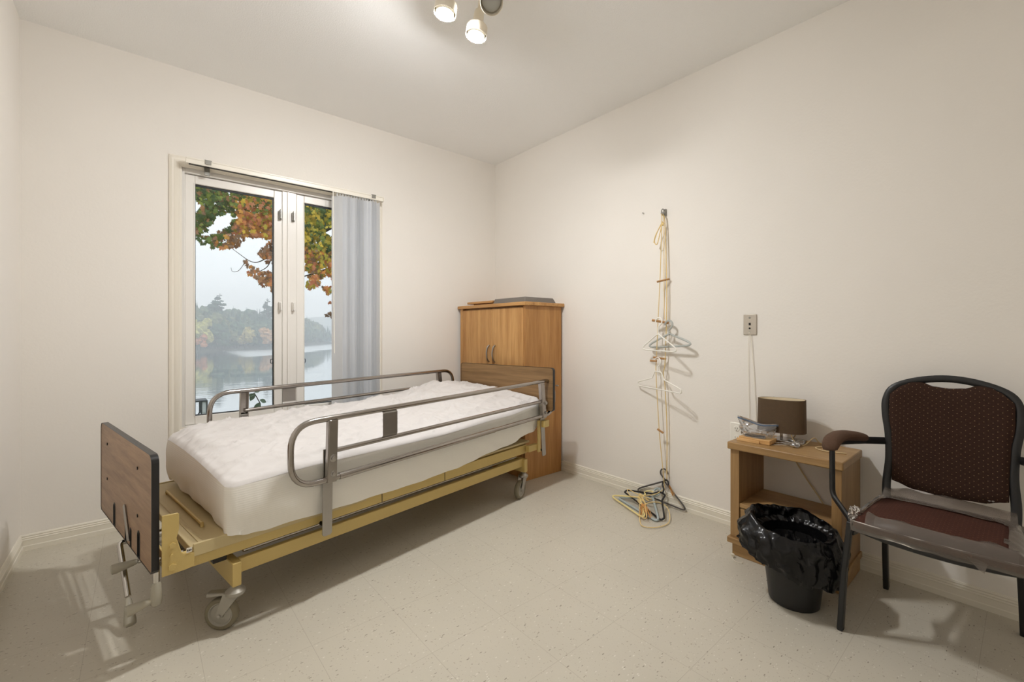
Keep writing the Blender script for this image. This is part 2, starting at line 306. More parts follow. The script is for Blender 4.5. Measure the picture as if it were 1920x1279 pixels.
# ------------------------------------------------------------------ mesh builder (world coordinates)
class MB:
    def __init__(s): s.v = []; s.f = []; s.tone = []
    def quadgrid(s, rows, closed_u=False, closed_v=False, flip=False, tone=None):
        n = len(rows); k = len(rows[0]); o = len(s.v)
        for r in rows: s.v += [tuple(p) for p in r]
        for i in range(n if closed_u else n-1):
            for j in range(k if closed_v else k-1):
                a = o+i*k+j; b = o+i*k+(j+1) % k; c = o+((i+1) % n)*k+(j+1) % k; d = o+((i+1) % n)*k+j
                s.f.append((a, d, c, b) if flip else (a, b, c, d)); s.tone.append(tone)
        return o
    def poly(s, pts, tone=None):
        o = len(s.v); s.v += [tuple(p) for p in pts]; s.f.append(tuple(range(o, o+len(pts)))); s.tone.append(tone)
    def hexa(s, p, tone=None):
        """8 corners: bottom 4 counter-clockwise, then top 4"""
        o = len(s.v); s.v += [tuple(q) for q in p]
        for f in ((3, 2, 1, 0), (4, 5, 6, 7), (0, 1, 5, 4), (1, 2, 6, 5), (2, 3, 7, 6), (3, 0, 4, 7)):
            s.f.append(tuple(o+i for i in f)); s.tone.append(tone)
        return s
    def box(s, x0, x1, y0, y1, z0, z1, T=None):
        p = [(x0, y0, z0), (x1, y0, z0), (x1, y1, z0), (x0, y1, z0), (x0, y0, z1), (x1, y0, z1), (x1, y1, z1), (x0, y1, z1)]
        if T: p = [T(*q) for q in p]
        return s.hexa(p)
    def prism(s, poly, fn, a, b):
        """poly: 2-D outline; fn(p, t) -> 3-D; extruded from t=a to t=b"""
        n = len(poly); o = len(s.v)
        s.v += [tuple(fn(p, a)) for p in poly] + [tuple(fn(p, b)) for p in poly]
        s.f.append(tuple(o+i for i in reversed(range(n)))); s.f.append(tuple(o+n+i for i in range(n)))
        for i in range(n):
            j = (i+1) % n; s.f.append((o+i, o+j, o+n+j, o+n+i))
        s.tone += [None]*(n+2)
        return s
    def tube(s, pts, r, n=10, closed=False, sx=1.0, sy=1.0, up=None, square=False, cap=True, tone=None):
        pts = [Vector(p) for p in pts]; N = len(pts)
        rr = r if isinstance(r, (list, tuple)) else [r]*N
        tang = []
        for i in range(N):
            if closed: t = pts[(i+1) % N]-pts[i-1]
            else: t = pts[min(i+1, N-1)]-pts[max(i-1, 0)]
            tang.append(t.normalized() if t.length > 1e-9 else Vector((0, 0, 1)))
        u = Vector(up) if up else (Vector((0, 0, 1)) if abs(tang[0].z) < .9 else Vector((1, 0, 0)))
        rows = []
        for i in range(N):
            t = tang[i]
            if up: x = Vector(up)-t*Vector(up).dot(t)
            else: x = u-t*u.dot(t)
            if x.length < 1e-6: x = t.orthogonal()
            x.normalize(); u = x; y = t.cross(x)
            if square:
                q = [(1, 1), (-1, 1), (-1, -1), (1, -1)]
            else: q = [(math.cos(2*PI*k/n), math.sin(2*PI*k/n)) for k in range(n)]
            rows.append([pts[i]+x*(a*rr[i]*sx)+y*(b*rr[i]*sy) for a, b in q])
        o = s.quadgrid(rows, closed_u=closed, closed_v=True, tone=tone)
        k = len(rows[0])
        if cap and not closed:
            s.f.append(tuple(o+i for i in reversed(range(k)))); s.f.append(tuple(o+(N-1)*k+i for i in range(k))); s.tone += [tone, tone]
        return s
    def lathe(s, prof, c, ax=(0, 0, 1), n=24, sx=1.0, sy=1.0, xdir=None, cap=True):
        """prof: (radius, height) pairs about axis ax through c"""
        ax = Vector(ax).normalized(); x = Vector(xdir) if xdir else ax.orthogonal(); x = (x-ax*x.dot(ax)).normalized(); y = ax.cross(x); c = Vector(c)
        rows = [[c+ax*h+x*(r*sx*math.cos(2*PI*k/n))+y*(r*sy*math.sin(2*PI*k/n)) for k in range(n)] for r, h in prof]
        o = s.quadgrid(rows, closed_v=True)
        if cap and prof[0][0] > 1e-6: s.f.append(tuple(o+i for i in reversed(range(n)))); s.tone.append(None)
        if cap and prof[-1][0] > 1e-6: s.f.append(tuple(o+(len(prof)-1)*n+i for i in range(n))); s.tone.append(None)
        return s
    def cyl(s, a, b, r, n=16):
        return s.tube([a, b], r, n)

def smooth_path(pts, n=6, closed=False):
    """Catmull-Rom through the given points"""
    P = [Vector(p) for p in pts]; N = len(P); out = []
    for i in range(N if closed else N-1):
        p0 = P[(i-1) % N] if (closed or i > 0) else P[0]*2-P[1]
        p1 = P[i]; p2 = P[(i+1) % N]
        p3 = P[(i+2) % N] if (closed or i+2 < N) else P[-1]*2-P[-2]
        for k in range(n):
            t = k/n
            out.append(.5*((2*p1)+(p2-p0)*t+(2*p0-5*p1+4*p2-p3)*t*t+(3*p1-p0-3*p2+p3)*t*t*t))
    if not closed: out.append(P[-1])
    return out
def fillet(pts, r, n=6, closed=False):
    """round the corners of a polyline with radius r"""
    P = [Vector(p) for p in pts]; N = len(P); out = []
    for i in range(N):
        if not closed and i in (0, N-1): out.append(P[i]); continue
        a, b, c = P[i-1], P[i], P[(i+1) % N]
        d1 = (a-b).normalized(); d2 = (c-b).normalized(); ang = d1.angle(d2)
        if ang > 3.1: out.append(b); continue
        t = min(r/math.tan(ang/2), (a-b).length*.49, (c-b).length*.49)
        q0 = b+d1*t; q2 = b+d2*t
        for k in range(n+1):
            s = k/n; out.append(q0*(1-s)**2+b*(2*s*(1-s))+q2*s*s)
    return out

def root(name, label=None, cat=None, loc=(0, 0, 0), rz=0.0, group=None, kind=None):
    o = bpy.data.objects.new(name, None); COL.objects.link(o)
    o.location = loc; o.rotation_euler = (0, 0, rz); o.empty_display_size = .05
    o['_m'] = 0; del o['_m']
    tag(o, label, cat, group, kind); return o
def tag(o, label=None, cat=None, group=None, kind=None):
    if label: o['label'] = label
    if cat: o['category'] = cat
    if group: o['group'] = group
    if kind: o['kind'] = kind
    return o
def world_of(o):
    m = Matrix.Identity(4)
    while o is not None:
        m = Matrix.LocRotScale(o.location, o.rotation_euler, None) @ m; o = o.parent
    return m
def part(name, mb, mat, parent=None, smooth=True, bevel=0.0, angle=35, loc=None, seg=2):
    """link the builder's shape as ONE mesh; geometry is given in world space"""
    me = bpy.data.meshes.new(name)
    o = bpy.data.objects.new(name, me); COL.objects.link(o)
    if parent is not None: o.parent = parent
    elif loc is not None: o.location = loc
    inv = world_of(o).inverted()
    me.from_pydata([tuple(inv @ Vector(v)) for v in mb.v], [], mb.f)
    me.validate(clean_customdata=False); me.update()
    if smooth:
        me.polygons.foreach_set('use_smooth', [True]*len(me.polygons)); me.set_sharp_from_angle(angle=R(angle))
    if any(t is not None for t in mb.tone) and len(mb.tone) == len(me.polygons):
        a = me.attributes.new('tone', 'FLOAT_COLOR', 'FACE')
        fl = []
        for t in mb.tone: fl += list(t or (.3, .3, .3))+[1.0]
        a.data.foreach_set('color', fl)
    me.materials.append(M[mat] if isinstance(mat, str) else mat)
    if bevel:
        b = o.modifiers.new('edge', 'BEVEL'); b.width = bevel; b.segments = seg; b.limit_method = 'ANGLE'; b.angle_limit = R(40)
    return o
def single(name, mb, mat, label, cat, loc, group=None, **kw):
    return tag(part(name, mb, mat, None, loc=loc, **kw), label, cat, group)

# ------------------------------------------------------------------ room: X along the window wall, Y into it, Z up
YB, XR, XL, YF, H = 3.283, 2.570, -.459, -.80, 2.676
def struct(name, mb, mat, **kw):
    o = part(name, mb, mat, None, **kw); o['kind'] = 'structure'; return o
WX0, WX1, WZ0, WZ1 = .175, 1.405, .50, 2.11      # hole in the window wall
struct('floor', MB().box(XL-.12, XR+.12, YF-.12, YB+.16, -.12, 0), 'floor', smooth=False)
struct('ceiling', MB().box(XL-.12, XR+.12, YF-.12, YB+.16, H, H+.12), 'ceiling', smooth=False)
w = MB()
w.box(XL-.12, WX0, YB, YB+.16, 0, H); w.box(WX1, XR+.12, YB, YB+.16, 0, H)
w.box(WX0, WX1, YB, YB+.16, 0, WZ0); w.box(WX0, WX1, YB, YB+.16, WZ1, H)
struct('wall_back', w, 'wall', smooth=False)
struct('wall_right', MB().box(XR, XR+.12, YF-.12, YB, 0, H), 'wall', smooth=False)
struct('wall_left', MB().box(XL-.12, XL, YF-.12, YB, 0, H), 'wall', smooth=False)
struct('wall_front', MB().box(XL, XR, YF-.12, YF, 0, H), 'wall', smooth=False)
BPROF = [(0, 0), (.013, 0), (.013, .022), (.0105, .026), (.0105, .050), (.012, .053), (.0085, .058), (.0100, .063), (.0065, .068), (.008, .073), (.004, .079), (0, .080)]
def board(name, a, b, nrm):
    """profiled skirting from a to b, standing off the wall along nrm"""
    a, b, nrm = Vector(a), Vector(b), Vector(nrm)
    mb = MB()
    d = (b-a)
    mb.prism(BPROF, lambda p, t: a+d*t+nrm*p[0]+Vector((0, 0, p[1])), 0, 1)
    struct(name, mb, 'base', smooth=True, angle=20)
board('baseboard_back', (XL, YB, 0), (XR, YB, 0), (0, -1, 0))
board('baseboard_right', (XR, YF, 0), (XR, YB-.013, 0), (-1, 0, 0))
board('baseboard_left', (XL, YF, 0), (XL, YB-.013, 0), (1, 0, 0))
board('baseboard_front', (XL+.013, YF, 0), (XR-.013, YF, 0), (0, 1, 0))

# window -------------------------------------------------------------
win = root('window_1', loc=(.79, YB, .5), kind='structure')
mb = MB()
# profiled casing round the opening
CP = [(0, 0), (0, -.008), (.012, -.013), (.022, -.010), (.030, -.013), (.046, -.013), (.052, -.008), (.061, -.006), (.061, 0)]
ox0, ox1, oz0, oz1 = .132, 1.446, .47, 2.15
def ring(prof, x0, x1, z0, z1, mbx):
    rows = []
    for p, q in prof: rows.append([(x0+p, YB+q, z0+p), (x1-p, YB+q, z0+p), (x1-p, YB+q, z1-p), (x0+p, YB+q, z1-p)])
    mbx.quadgrid(rows, closed_v=True)
ring(CP, ox0, ox1, oz0, oz1, mb)
part('casing', mb, 'trim', win, angle=25)
fx0, fx1, fz0, fz1 = .176, 1.404, .501, 2.109
def rect_frame(mb, x0, x1, z0, z1, wd, y0, y1, wt=None, wb=None):
    wt = wt or wd; wb = wb or wd
    mb.box(x0, x0+wd, y0, y1, z0, z1); mb.box(x1-wd, x1, y0, y1, z0, z1)
    mb.box(x0+wd, x1-wd, y0, y1, z0, z0+wb); mb.box(x0+wd, x1-wd, y0, y1, z1-wt, z1)
mb = MB(); rect_frame(mb, fx0, fx1, fz0, fz1, .032, YB+.012, YB+.13, wt=.045)
mb.box(.745, .835, YB+.026, YB+.13, fz0+.032, fz1-.045)
mb.box(.775, .790, YB+.018, YB+.03, fz0+.032, fz1-.045)
part('frame', mb, 'vinyl', win, bevel=.003)
for (x0, x1) in ((.2085, .7445), (.8355, 1.3715)):
    mb = MB(); rect_frame(mb, x0, x1, .535, 2.060, .050, YB+.030, YB+.075)
    mb.box(x0+.044, x0+.052, YB+.026, YB+.034, .58, 2.015)
    s = part('sash', mb, 'vinyl', win, bevel=.004)
    gx0, gx1, gz0, gz1 = x0+.050, x1-.050, .585, 2.010
    g = MB(); rect_frame(g, gx0, gx1, gz0, gz1, .005, YB+.046, YB+.062, wt=.009)
    part('gasket', g, 'gasket', s, smooth=False)
    part('pane', MB().box(gx0, gx1, YB+.0525, YB+.0565, gz0, gz1), 'glass', s, smooth=False)
# casement locks and screen clips on the middle post
for x in (.730, .812):
    for z, l in ((1.895, .075), (1.275, .05)):
        b = MB().box(x-.009, x+.009, YB+.006, YB+.0275, z-.03, z+.03)
        b.box(x-.004, x+.004, YB-.006, YB+.008, z-.028, z+l*.5)
        part('lock_lever', b, 'greymetal' if z > 1.5 else 'vinyl', win, bevel=.002)
for x, z in ((.688, 1.660), (.884, 1.662), (.688, .902), (.884, .896)):
    b = MB().tube(fillet([(x-.012, YB+.043, z-.013), (x+.012, YB+.043, z-.013), (x+.012, YB+.043, z+.013), (x-.012, YB+.043, z+.013)], .004, 3, True), .0022, 6, closed=True)
    part('screen_clip', b, 'gasket', win)

# vertical blind -------------------------------------------------------
vb = root('vertical_blind', 'white vertical blind drawn to the right side of the window, vanes stacked', 'blind', (1.24, YB-.06, .5))
y0b, y1b = YB-.082, YB-.044
mb = MB().box(.207, 1.422, y0b, y1b, 2.098, 2.128)
mb.box(.207, 1.422, y0b-.003, y0b+.002, 2.122, 2.131); mb.box(.207, 1.422, y0b-.003, y0b+.002, 2.095, 2.100)
part('headrail', mb, 'railwhite', vb, bevel=.002)
part('track_slot', MB().box(.222, 1.06, y0b+.008, y1b-.008, 2.0955, 2.0985), 'darkmetal', vb, smooth=False)
for x in (.315, 1.345):
    b = MB().box(x-.018, x+.018, y0b-.006, YB-.012, 2.128, 2.133); b.box(x-.015, x+.015, y0b-.0065, y0b-.003, 2.106, 2.133)
    b.box(x-.014, x+.014, YB-.022, YB-.014, 2.060, 2.128)
    part('bracket', b, 'greymetal', vb, bevel=.001)
part('end_cap', MB().box(1.4225, 1.428, y0b-.003, y1b+.002, 2.095, 2.131), 'railwhite', vb, bevel=.001)
NV = 15
for k in range(NV):
    x = 1.082+k*.0205
    ang = R((52, 40, 62, 66, 45, 60, 72, 74, 72, 48, 44, 66, 72, 74, 70)[k])         # stacked nearly edge-on to the wall
    w2 = .0445; rows = []
    for j in range(7):
        s = -1+2*j/6; bow = .006*(1-s*s)
        px = x+math.cos(ang)*w2*s*1.0+math.sin(ang)*bow; py = (y0b+y1b)/2-math.sin(ang)*w2*s+math.cos(ang)*bow
        rows.append((px, py))
    b = MB(); pr = [(p[0], p[1]) for p in rows]
    th = .0008
    outl = pr+[(p[0]+th, p[1]+th) for p in reversed(pr)]
    zb = .535+.004*math.sin(k)
    b.prism(outl, lambda p, t: (p[0], p[1], t), zb, 2.078)
    b.box(x-.004, x+.004, (y0b+y1b)/2-.003, (y0b+y1b)/2+.003, 2.076, 2.098)
    part('vane', b, 'vane', vb, angle=30)
part('wand', MB().tube([(1.045, y0b-.008, 2.10), (1.050, y0b-.012, 1.2), (1.052, y0b-.012, .95)], .0035, 8), 'whiteplastic', vb)

# ------------------------------------------------------------------ hospital bed (u along the bed, v across it)
TH = R(9.5); cu, su = math.cos(TH), math.sin(TH)
def B(u, v, z): return (u*cu-v*su, u*su+v*cu, z)
bed = root('hospital_bed', 'beige metal hospital bed with chrome side rails and wood-look end boards', 'bed', B(1.45, 2.26, 0), TH)
def bbox(mb, u0, u1, v0, v1, z0, z1): return mb.box(u0, u1, v0, v1, z0, z1, B)
# lower chassis: two beams and two cross tubes
mb = MB()
for v0 in (1.846, 2.640): bbox(mb, .60, 2.29, v0, v0+.026, .200, .252)
part('chassis_beam', mb, 'beige', bed, bevel=.003)
for u0 in (.570, 2.288):
    part('cross_beam', bbox(MB(), u0, u0+.030, 1.826, 2.690, .163, .250), 'beige', bed, bevel=.003)
# upper frame
mb = MB()
for v0, s in ((1.838, 1), (2.662, -1)):
    bbox(mb, .374, 2.325, v0, v0+.024, .286, .342)
bbox(mb, 2.300, 2.328, 1.862, 2.662, .286, .342); bbox(mb, 1.20, 1.225, 1.862, 2.662, .290, .335)
part('side_frame', mb, 'beige', bed, bevel=.003)
for u in (1.205, 1.60): part('frame_seam', bbox(MB(), u, u+.003, 1.8365, 1.8385, .287, .341), 'darkmetal', bed, smooth=False)
for v0 in (1.834, 2.690):
    b = MB()
    outl = [(.364, .288), (.43, .288), (.455, .292), (.455, .338), (.428, .340), (.418, .352), (.404, .405), (.411, .436), (.411, .486), (.406, .490), (.364, .492)]
    b.prism(outl, lambda p, t: B(p[0], t, p[1]), v0-.002, v0+.004)
    pl = part('end_bracket', b, 'beige', bed, bevel=.0015)
    sg = -1
    for (u, z, r) in ((.392, .385, .010), (.392, .312, .012), (.390, .352, .005)):
        part('bolt', MB().cyl(B(u, v0-.008, z), B(u, v0, z), r, 6 if r > .006 else 10), 'beige', pl, angle=25)
part('end_plate', bbox(MB(), .378, .386, 1.842, 2.686, .288, .345), 'beige', bed, bevel=.002)
# deck pan with raised lips
mb = MB()
bbox(mb, .470, 2.36, 1.842, 2.690, .350, .362)
mb.hexa([B(.444, 1.842, .328), B(.476, 1.842, .346), B(.476, 2.690, .346), B(.444, 2.690, .328), B(.446, 1.842, .352), B(.486, 1.842, .363), B(.486, 2.690, .363), B(.446, 2.690, .352)])
for v0 in (1.832, 2.692): bbox(mb, .452, 1.12, v0, v0+.010, .322, .366)
part('deck_panel', mb, 'deck', bed, bevel=.002)
part('mattress_stop', MB().tube([B(.515, 1.98, .363), B(.515, 1.98, .376), B(.515, 2.5, .376), B(.515, 2.5, .363)], .006, 8), 'beige', bed)
mb = bbox(MB(), .431, .447, 1.8300, 1.8318, .344, .360)
st = part('sticker', mb, 'sticker', bed, smooth=False)
for k in range(3): part('print_mark', bbox(MB(), .433+k*.0045, .436+k*.0045, 1.8294, 1.83, .349, .355), 'ink', st, smooth=False)
# drive rods seen in the gap between frame and chassis
part('drive_rod', MB().cyl(B(.62, 1.875, .270), B(2.25, 1.875, .268), .009, 10), 'chrome', bed)
part('drive_rod', MB().cyl(B(.40, 2.20, .262), B(1.6, 2.20, .275), .011, 10), 'steel', bed)
part('gear_box', bbox(MB(), .52, .565, 1.87, 1.92, .255, .285), 'darkmetal', bed, bevel=.003)
part('lift_arm', bbox(MB(), 1.02, 1.06, 1.98, 2.56, .225, .285), 'darkmetal', bed, bevel=.004)
# foot board, turned a hair on its brackets
def Fb(v, z, d):
    a = R(1.4); dv = v-1.866
    return B(.352+math.sin(a)*dv*-1+d, 1.866+math.cos(a)*dv, z)
def board_outline(v0, v1, z0, z1, r, slots=()):
    pts = []
    for (cv, cz, a0) in ((v1-r, z1-r, 0), (v0+r, z1-r, 90)):
        for k in range(7):
            a = R(a0+15*k); pts.append((cv+r*math.cos(a), cz+r*math.sin(a)))
    pts.append((v0, z0+.012)); pts.append((v0+.012, z0))
    for (c, w2, h) in slots:
        pts.append((c-w2, z0))
        for k in range(7):
            a = R(180-30*k); pts.append((c+w2*math.cos(a), z0+h-w2+w2*math.sin(a)))
        pts.append((c+w2, z0))
    pts.append((v1-.012, z0)); pts.append((v1, z0+.012))
    return pts
slots = [(2.045, .019, .098), (2.165, .011, .075), (2.245, .014, .092), (2.455, .019, .098)]
ol = board_outline(1.866, 2.741, .293, .690, .03, slots)
mb = MB().prism(ol, lambda p, t: Fb(p[0], p[1], t), -.008, .010)
fb = part('footboard', mb, 'laminate', bed, angle=30)
fb['label'] = 'foot end board in brown wood-look laminate'
b = MB(); rim = [p for p in board_outline(1.866, 2.741, .293, .690, .03)]
def edge_band(mb, outline, fn, t0, t1, e=.0022):
    c = Vector((sum(p[0] for p in outline)/len(outline), sum(p[1] for p in outline)/len(outline)))
    rows = []
    def off(p, s): d = (Vector(p)-c).normalized(); return (p[0]+d.x*s, p[1]+d.y*s)
    for (s, t) in ((-e, t0), (e, t0), (e, t1), (-e, t1)): rows.append([fn(*off(p, s), t) for p in outline])
    mb.quadgrid(rows, closed_u=True, closed_v=True)
keep = [p for p in rim]
edge_band(b, keep, lambda v, z, t: Fb(v, z, t), -.0095, .0115)
for (c, w2, h) in slots:
    pth = [(c-w2, .2935)]+[(c+w2*math.cos(R(180-20*k)), .293+h-w2+w2*math.sin(R(180-20*k))) for k in range(10)]+[(c+w2, .2935)]
    rows = []
    for (e, t) in ((0, -.0095), (.0045, -.0095), (.0045, .0115), (0, .0115)):
        rows.append([Fb(c+(q[0]-c)*(1-e/w2), q[1]-(e if q[1] > .30 else 0), t) for q in pth])
    b.quadgrid(rows, closed_u=True)
part('edge_trim', b, 'edgeblack', fb, angle=40)
for (v, z) in ((2.60, .612), (2.60, .460), (2.06, .612), (2.06, .440)):
    part('screw', MB().cyl(Fb(v, z, -.0105), Fb(v, z, -.0075), .006, 8), 'darkmetal', fb)
b = MB()
b.hexa([Fb(2.165, .318, -.016), Fb(2.19, .312, -.016), Fb(2.19, .312, -.010), Fb(2.165, .318, -.010), Fb(2.245, .438, -.016), Fb(2.260, .426, -.016), Fb(2.260, .426, -.010), Fb(2.245, .438, -.010)])
part('latch_plate', b, 'steel', fb, bevel=.002)
# head board
def Hb(v, z, d): return B(2.478+d, v, z+(2.632-v)*.006)
ol = board_outline(1.722, 2.632, .552, .848, .022)
hb = part('headboard', MB().prism(ol, lambda p, t: Hb(p[0], p[1], t), -.009, .009), 'laminate_head', bed, angle=30)
b = MB(); edge_band(b, ol, lambda v, z, t: Hb(v, z, t), -.0105, .0105); part('edge_trim', b, 'edgeblack', hb, angle=40)
for v0 in (1.785, 2.60):
    b = bbox(MB(), 2.385, 2.412, v0, v0+.012, .285, .500); bbox(b, 2.412, 2.470, v0-.03, v0+.012, .452, .497); bbox(b, 2.452, 2.469, v0, v0+.05, .452, .60); bbox(b, 2.30, 2.40, v0+.012, v0+.045, .30, .34)
    part('headboard_bracket', b, 'beige', bed, bevel=.003)
part('bolt', MB().cyl(B(2.487, 1.712, .735), B(2.487, 1.692, .735), .005, 8), 'steel', bed)
# cranks below the foot board
def crank(pts, grip0, grip1):
    c = part('crank', MB().tube(fillet([B(*p) for p in pts], .012, 4), .0098, 12), 'brightchrome', bed)
    a, b_ = Vector(B(*grip0)), Vector(B(*grip1)); d = b_-a; L = d.length
    prof = [(.006, 0), (.009, .004), (.011, L*.15), (.015, L*.5), (.0185, L*.82), (.018, L*.96), (.013, L)]
    g = part('grip', MB().lathe(prof, a, d, 14), 'handlegrey', c)
crank([(.50, 2.31, .268), (.325, 2.31, .268), (.330, 2.175, .108)], (.330, 2.170, .104), (.326, 2.105, .030))
crank([(.50, 2.197, .300), (.372, 2.197, .300), (.372, 2.197, .220), (.362, 2.197, .220)], (.362, 2.197, .220), (.285, 2.205, .214))
crank([(.50, 1.922, .312), (.366, 1.922, .312), (.366, 1.920, .182), (.358, 1.920, .182)], (.358, 1.920, .182), (.285, 1.925, .172))
part('hinge_grip', MB().lathe([(.010, 0), (.014, .01), (.018, .05), (.016, .075), (.010, .08)], B(.366, 1.920, .240), (0, 0, -1), 12), 'handlegrey', bed)
# casters
def caster(u, v, trail, brake=False):
    px, py, _ = B(u, v, 0); t = Vector((trail[0], trail[1], 0)).normalized(); n = Vector((-t.y, t.x, 0)); r = .0585
    c = Vector((px, py, r))+t*.048
    up = Vector((0, 0, 1))
    ct = root('caster', loc=(px, py, 0)); ct.parent = bed; ct.matrix_parent_inverse = Matrix.Identity(4)
    ct.location = world_of(bed).inverted() @ Vector((px, py, 0)); ct.rotation_euler = (0, 0, -TH)
    tread = [(r-.016, 0), (r-.016, -.013), (r-.012, -.0155), (r-.004, -.014), (r, -.008), (r, .008), (r-.004, .014), (r-.012, .0155), (r-.016, .013), (r-.016, 0)]
    part('wheel', MB().lathe(tread, c, n, 36, cap=False), 'caster_rubber', ct, angle=50)
    part('hub', MB().lathe([(.004, -.016), (.012, -.016), (.014, -.010), (r-.022, -.008), (r-.018, -.0135), (r-.015, -.0135), (r-.015, .0135), (r-.018, .0135), (r-.022, .008), (.014, .010), (.012, .016), (.004, .016)], c, n, 28), 'hub', ct, angle=30)
    f = MB()
    for s in (-1, 1):
        q = n*(s*.019)
        a = [Vector((px, py, .138))-t*.026, Vector((px, py, .138))+t*.034, c+t*.013+up*.0, c+up*-.012, c-t*.013]
        o = n*(.0016)
        f.prism([(i, 0) for i in range(len(a))], lambda p, tt: a[p[0]]+q+o*tt, -1, 1)
    f.lathe([(.030, .128), (.033, .132), (.033, .142), (.026, .148), (.020, .152), (.012, .163)], (px, py, 0), up, 20)
    part('fork', f, 'hub' if brake else 'steel', ct, angle=30)
    part('axle_bolt', MB().cyl(c-n*.024, c+n*.024, .006, 8), 'steel', ct)
    if brake:
        b = MB(); e0 = Vector((px, py, .140))+t*.02; e1 = Vector((px, py, .128))+t*.098
        b.hexa([e0-n*.020-up*.008, e1-n*.016-up*.006, e1+n*.016-up*.006, e0+n*.020-up*.008, e0-n*.020, e1-n*.013+up*.010, e1+n*.013+up*.010, e0+n*.020])
        part('brake_pedal', b, 'hub', ct, bevel=.004)
caster(.586, 1.848, (-.80, .60), True); caster(.586, 2.660, (.75, .66), True)
caster(2.302, 1.850, (-.93, -.36)); caster(2.302, 2.660, (-.5, .86))
# side rails
def side_rail(v, ztop, slope, midoff, u0, u1, sgn, pad_u):
    zt = lambda u: ztop+slope*(u-.9)
    nlow = lambda u: zt(u)-.252+.012*(u-.9)
    loop = [(u0, v, zt(u0)), (u1, v, zt(u1)), (u1, v, nlow(u1)), (u0, v, nlow(u0))]
    pts = []
    L = fillet([B(*p) for p in loop], .105, 8, True)
    t = MB().tube(L, .0125, 12, closed=True)
    t.tube([B(u0+.17, v, zt(u0+.17)-midoff), B(u1-.15, v, zt(u1-.15)-midoff+.003)], .0105, 10)
    mid = (u0+u1)/2+.28
    t.tube([B(u0+.2, v, nlow(u0+.2)), B(mid, v, nlow(mid))], .0148, 12)
    r_ = part('bed_rail', t, 'chrome', bed, angle=50)
    for (ut, ub) in ((u0+.168, u0+.155), (u1-.150, u1-.092)):
        p = MB(); zb = .250; w2 = .019; zt_ = zt(ut)-.006; zm = nlow(ut)-.012
        um = ut+(ub-ut)*(zt_-zm)/(zt_-zb)
        vv = v-.014*sgn
        # folded channel above, flat strap below
        p.hexa([B(um-w2, vv-.003, zm), B(um+w2, vv-.003, zm), B(um+w2, vv+.003, zm), B(um-w2, vv+.003, zm), B(ut-w2, vv-.003, zt_), B(ut+w2, vv-.003, zt_), B(ut+w2, vv+.003, zt_), B(ut-w2, vv+.003, zt_)])
        for s in (-1, 1):
            p.hexa([B(um+s*w2-.002, min(vv, vv+.022*sgn), zm), B(um+s*w2+.002, min(vv, vv+.022*sgn), zm), B(um+s*w2+.002, max(vv, vv+.022*sgn), zm), B(um+s*w2-.002, max(vv, vv+.022*sgn), zm),
                    B(ut+s*w2-.002, min(vv, vv+.022*sgn), zt_), B(ut+s*w2+.002, min(vv, vv+.022*sgn), zt_), B(ut+s*w2+.002, max(vv, vv+.022*sgn), zt_), B(ut+s*w2-.002, max(vv, vv+.022*sgn), zt_)])
        part('post', p, 'chrome', r_, bevel=.001)
        q = MB(); vs = v+.016*sgn; w2 = .021; zc = zm+.135
        out = [(ub-w2, zb+.008), (ub-w2+.008, zb), (ub+w2-.008, zb), (ub+w2, zb+.008), (um+w2-.002, zc), (um-w2-.002, zc)]
        q.prism(out, lambda p_, t_: B(p_[0], t_, p_[1]), vs-.0025, vs+.0025)
        part('strap', q, 'steel', r_, bevel=.001)
        for zz, rr_ in ((zm+.10, .012), (zm+.035, .009)):
            part('bolt', MB().lathe([(rr_*1.35, 0), (rr_*1.35, .002), (rr_*.85, .003), (rr_*.85, .011), (rr_*.5, .012)], B(um+.004, vv-.002*sgn, zz), (su*sgn, -cu*sgn, 0), 12), 'steel', r_, angle=25)
        part('pivot_rod', MB().cyl(B(ub, vs, zb+.035), B(ub, v+.12*sgn, zb+.04), .008, 10), 'darkmetal', r_)
    # grip plate between the two upper tubes
    za, zb2 = zt(pad_u)-.004, zt(pad_u)-midoff+.004
    vp = v-.012*sgn; prof = [(v, za), (vp, za-.014), (vp, zb2+.014), (v, zb2)]
    g = MB(); rows = [[B(u, p[0], p[1]) for p in prof]+[B(u, p[0]+.002, p[1]) for p in reversed(prof)] for u in (pad_u-.039, pad_u+.039)]
    g.quadgrid(rows, closed_v=True); k = len(rows[0])
    part('grip_plate', g, 'steel', r_, bevel=.0006, angle=20)
side_rail(1.768, .742, .0155, .138, .752, 2.540, 1, 1.198)
side_rail(2.735, .774, .006, .112, .745, 2.470, -1, 1.16)

# mattress in its fitted pad -------------------------------------------------
mat = root('mattress', 'thick white mattress in a wrinkled fitted pad lying on the metal bed', 'mattress', B(1.45, 2.26, .363), TH)
def lerp(xs, ys, x):
    if x <= xs[0]: return ys[0]
    for i in range(1, len(xs)):
        if x <= xs[i]:
            t = (x-xs[i-1])/(xs[i]-xs[i-1]); t = t*t*(3-2*t); return ys[i-1]+(ys[i]-ys[i-1])*t
    return ys[-1]
MU0, MU1, MV0, MV1 = .535, 2.460, 1.800, 2.690
def z_top(u, v):
    n = lerp([.55, .9, 1.5, 2.1, 2.36, 2.46], [.548, .560, .556, .580, .606, .648], u)
    f = lerp([.55, .64, .9, 1.4, 1.76, 2.0, 2.17, 2.46], [.592, .622, .634, .636, .645, .680, .706, .690], u)
    t = (v-MV0)/(MV1-MV0); return n+(f-n)*min(1, t*1.15)+.016*math.sin(PI*min(1, max(0, t)))
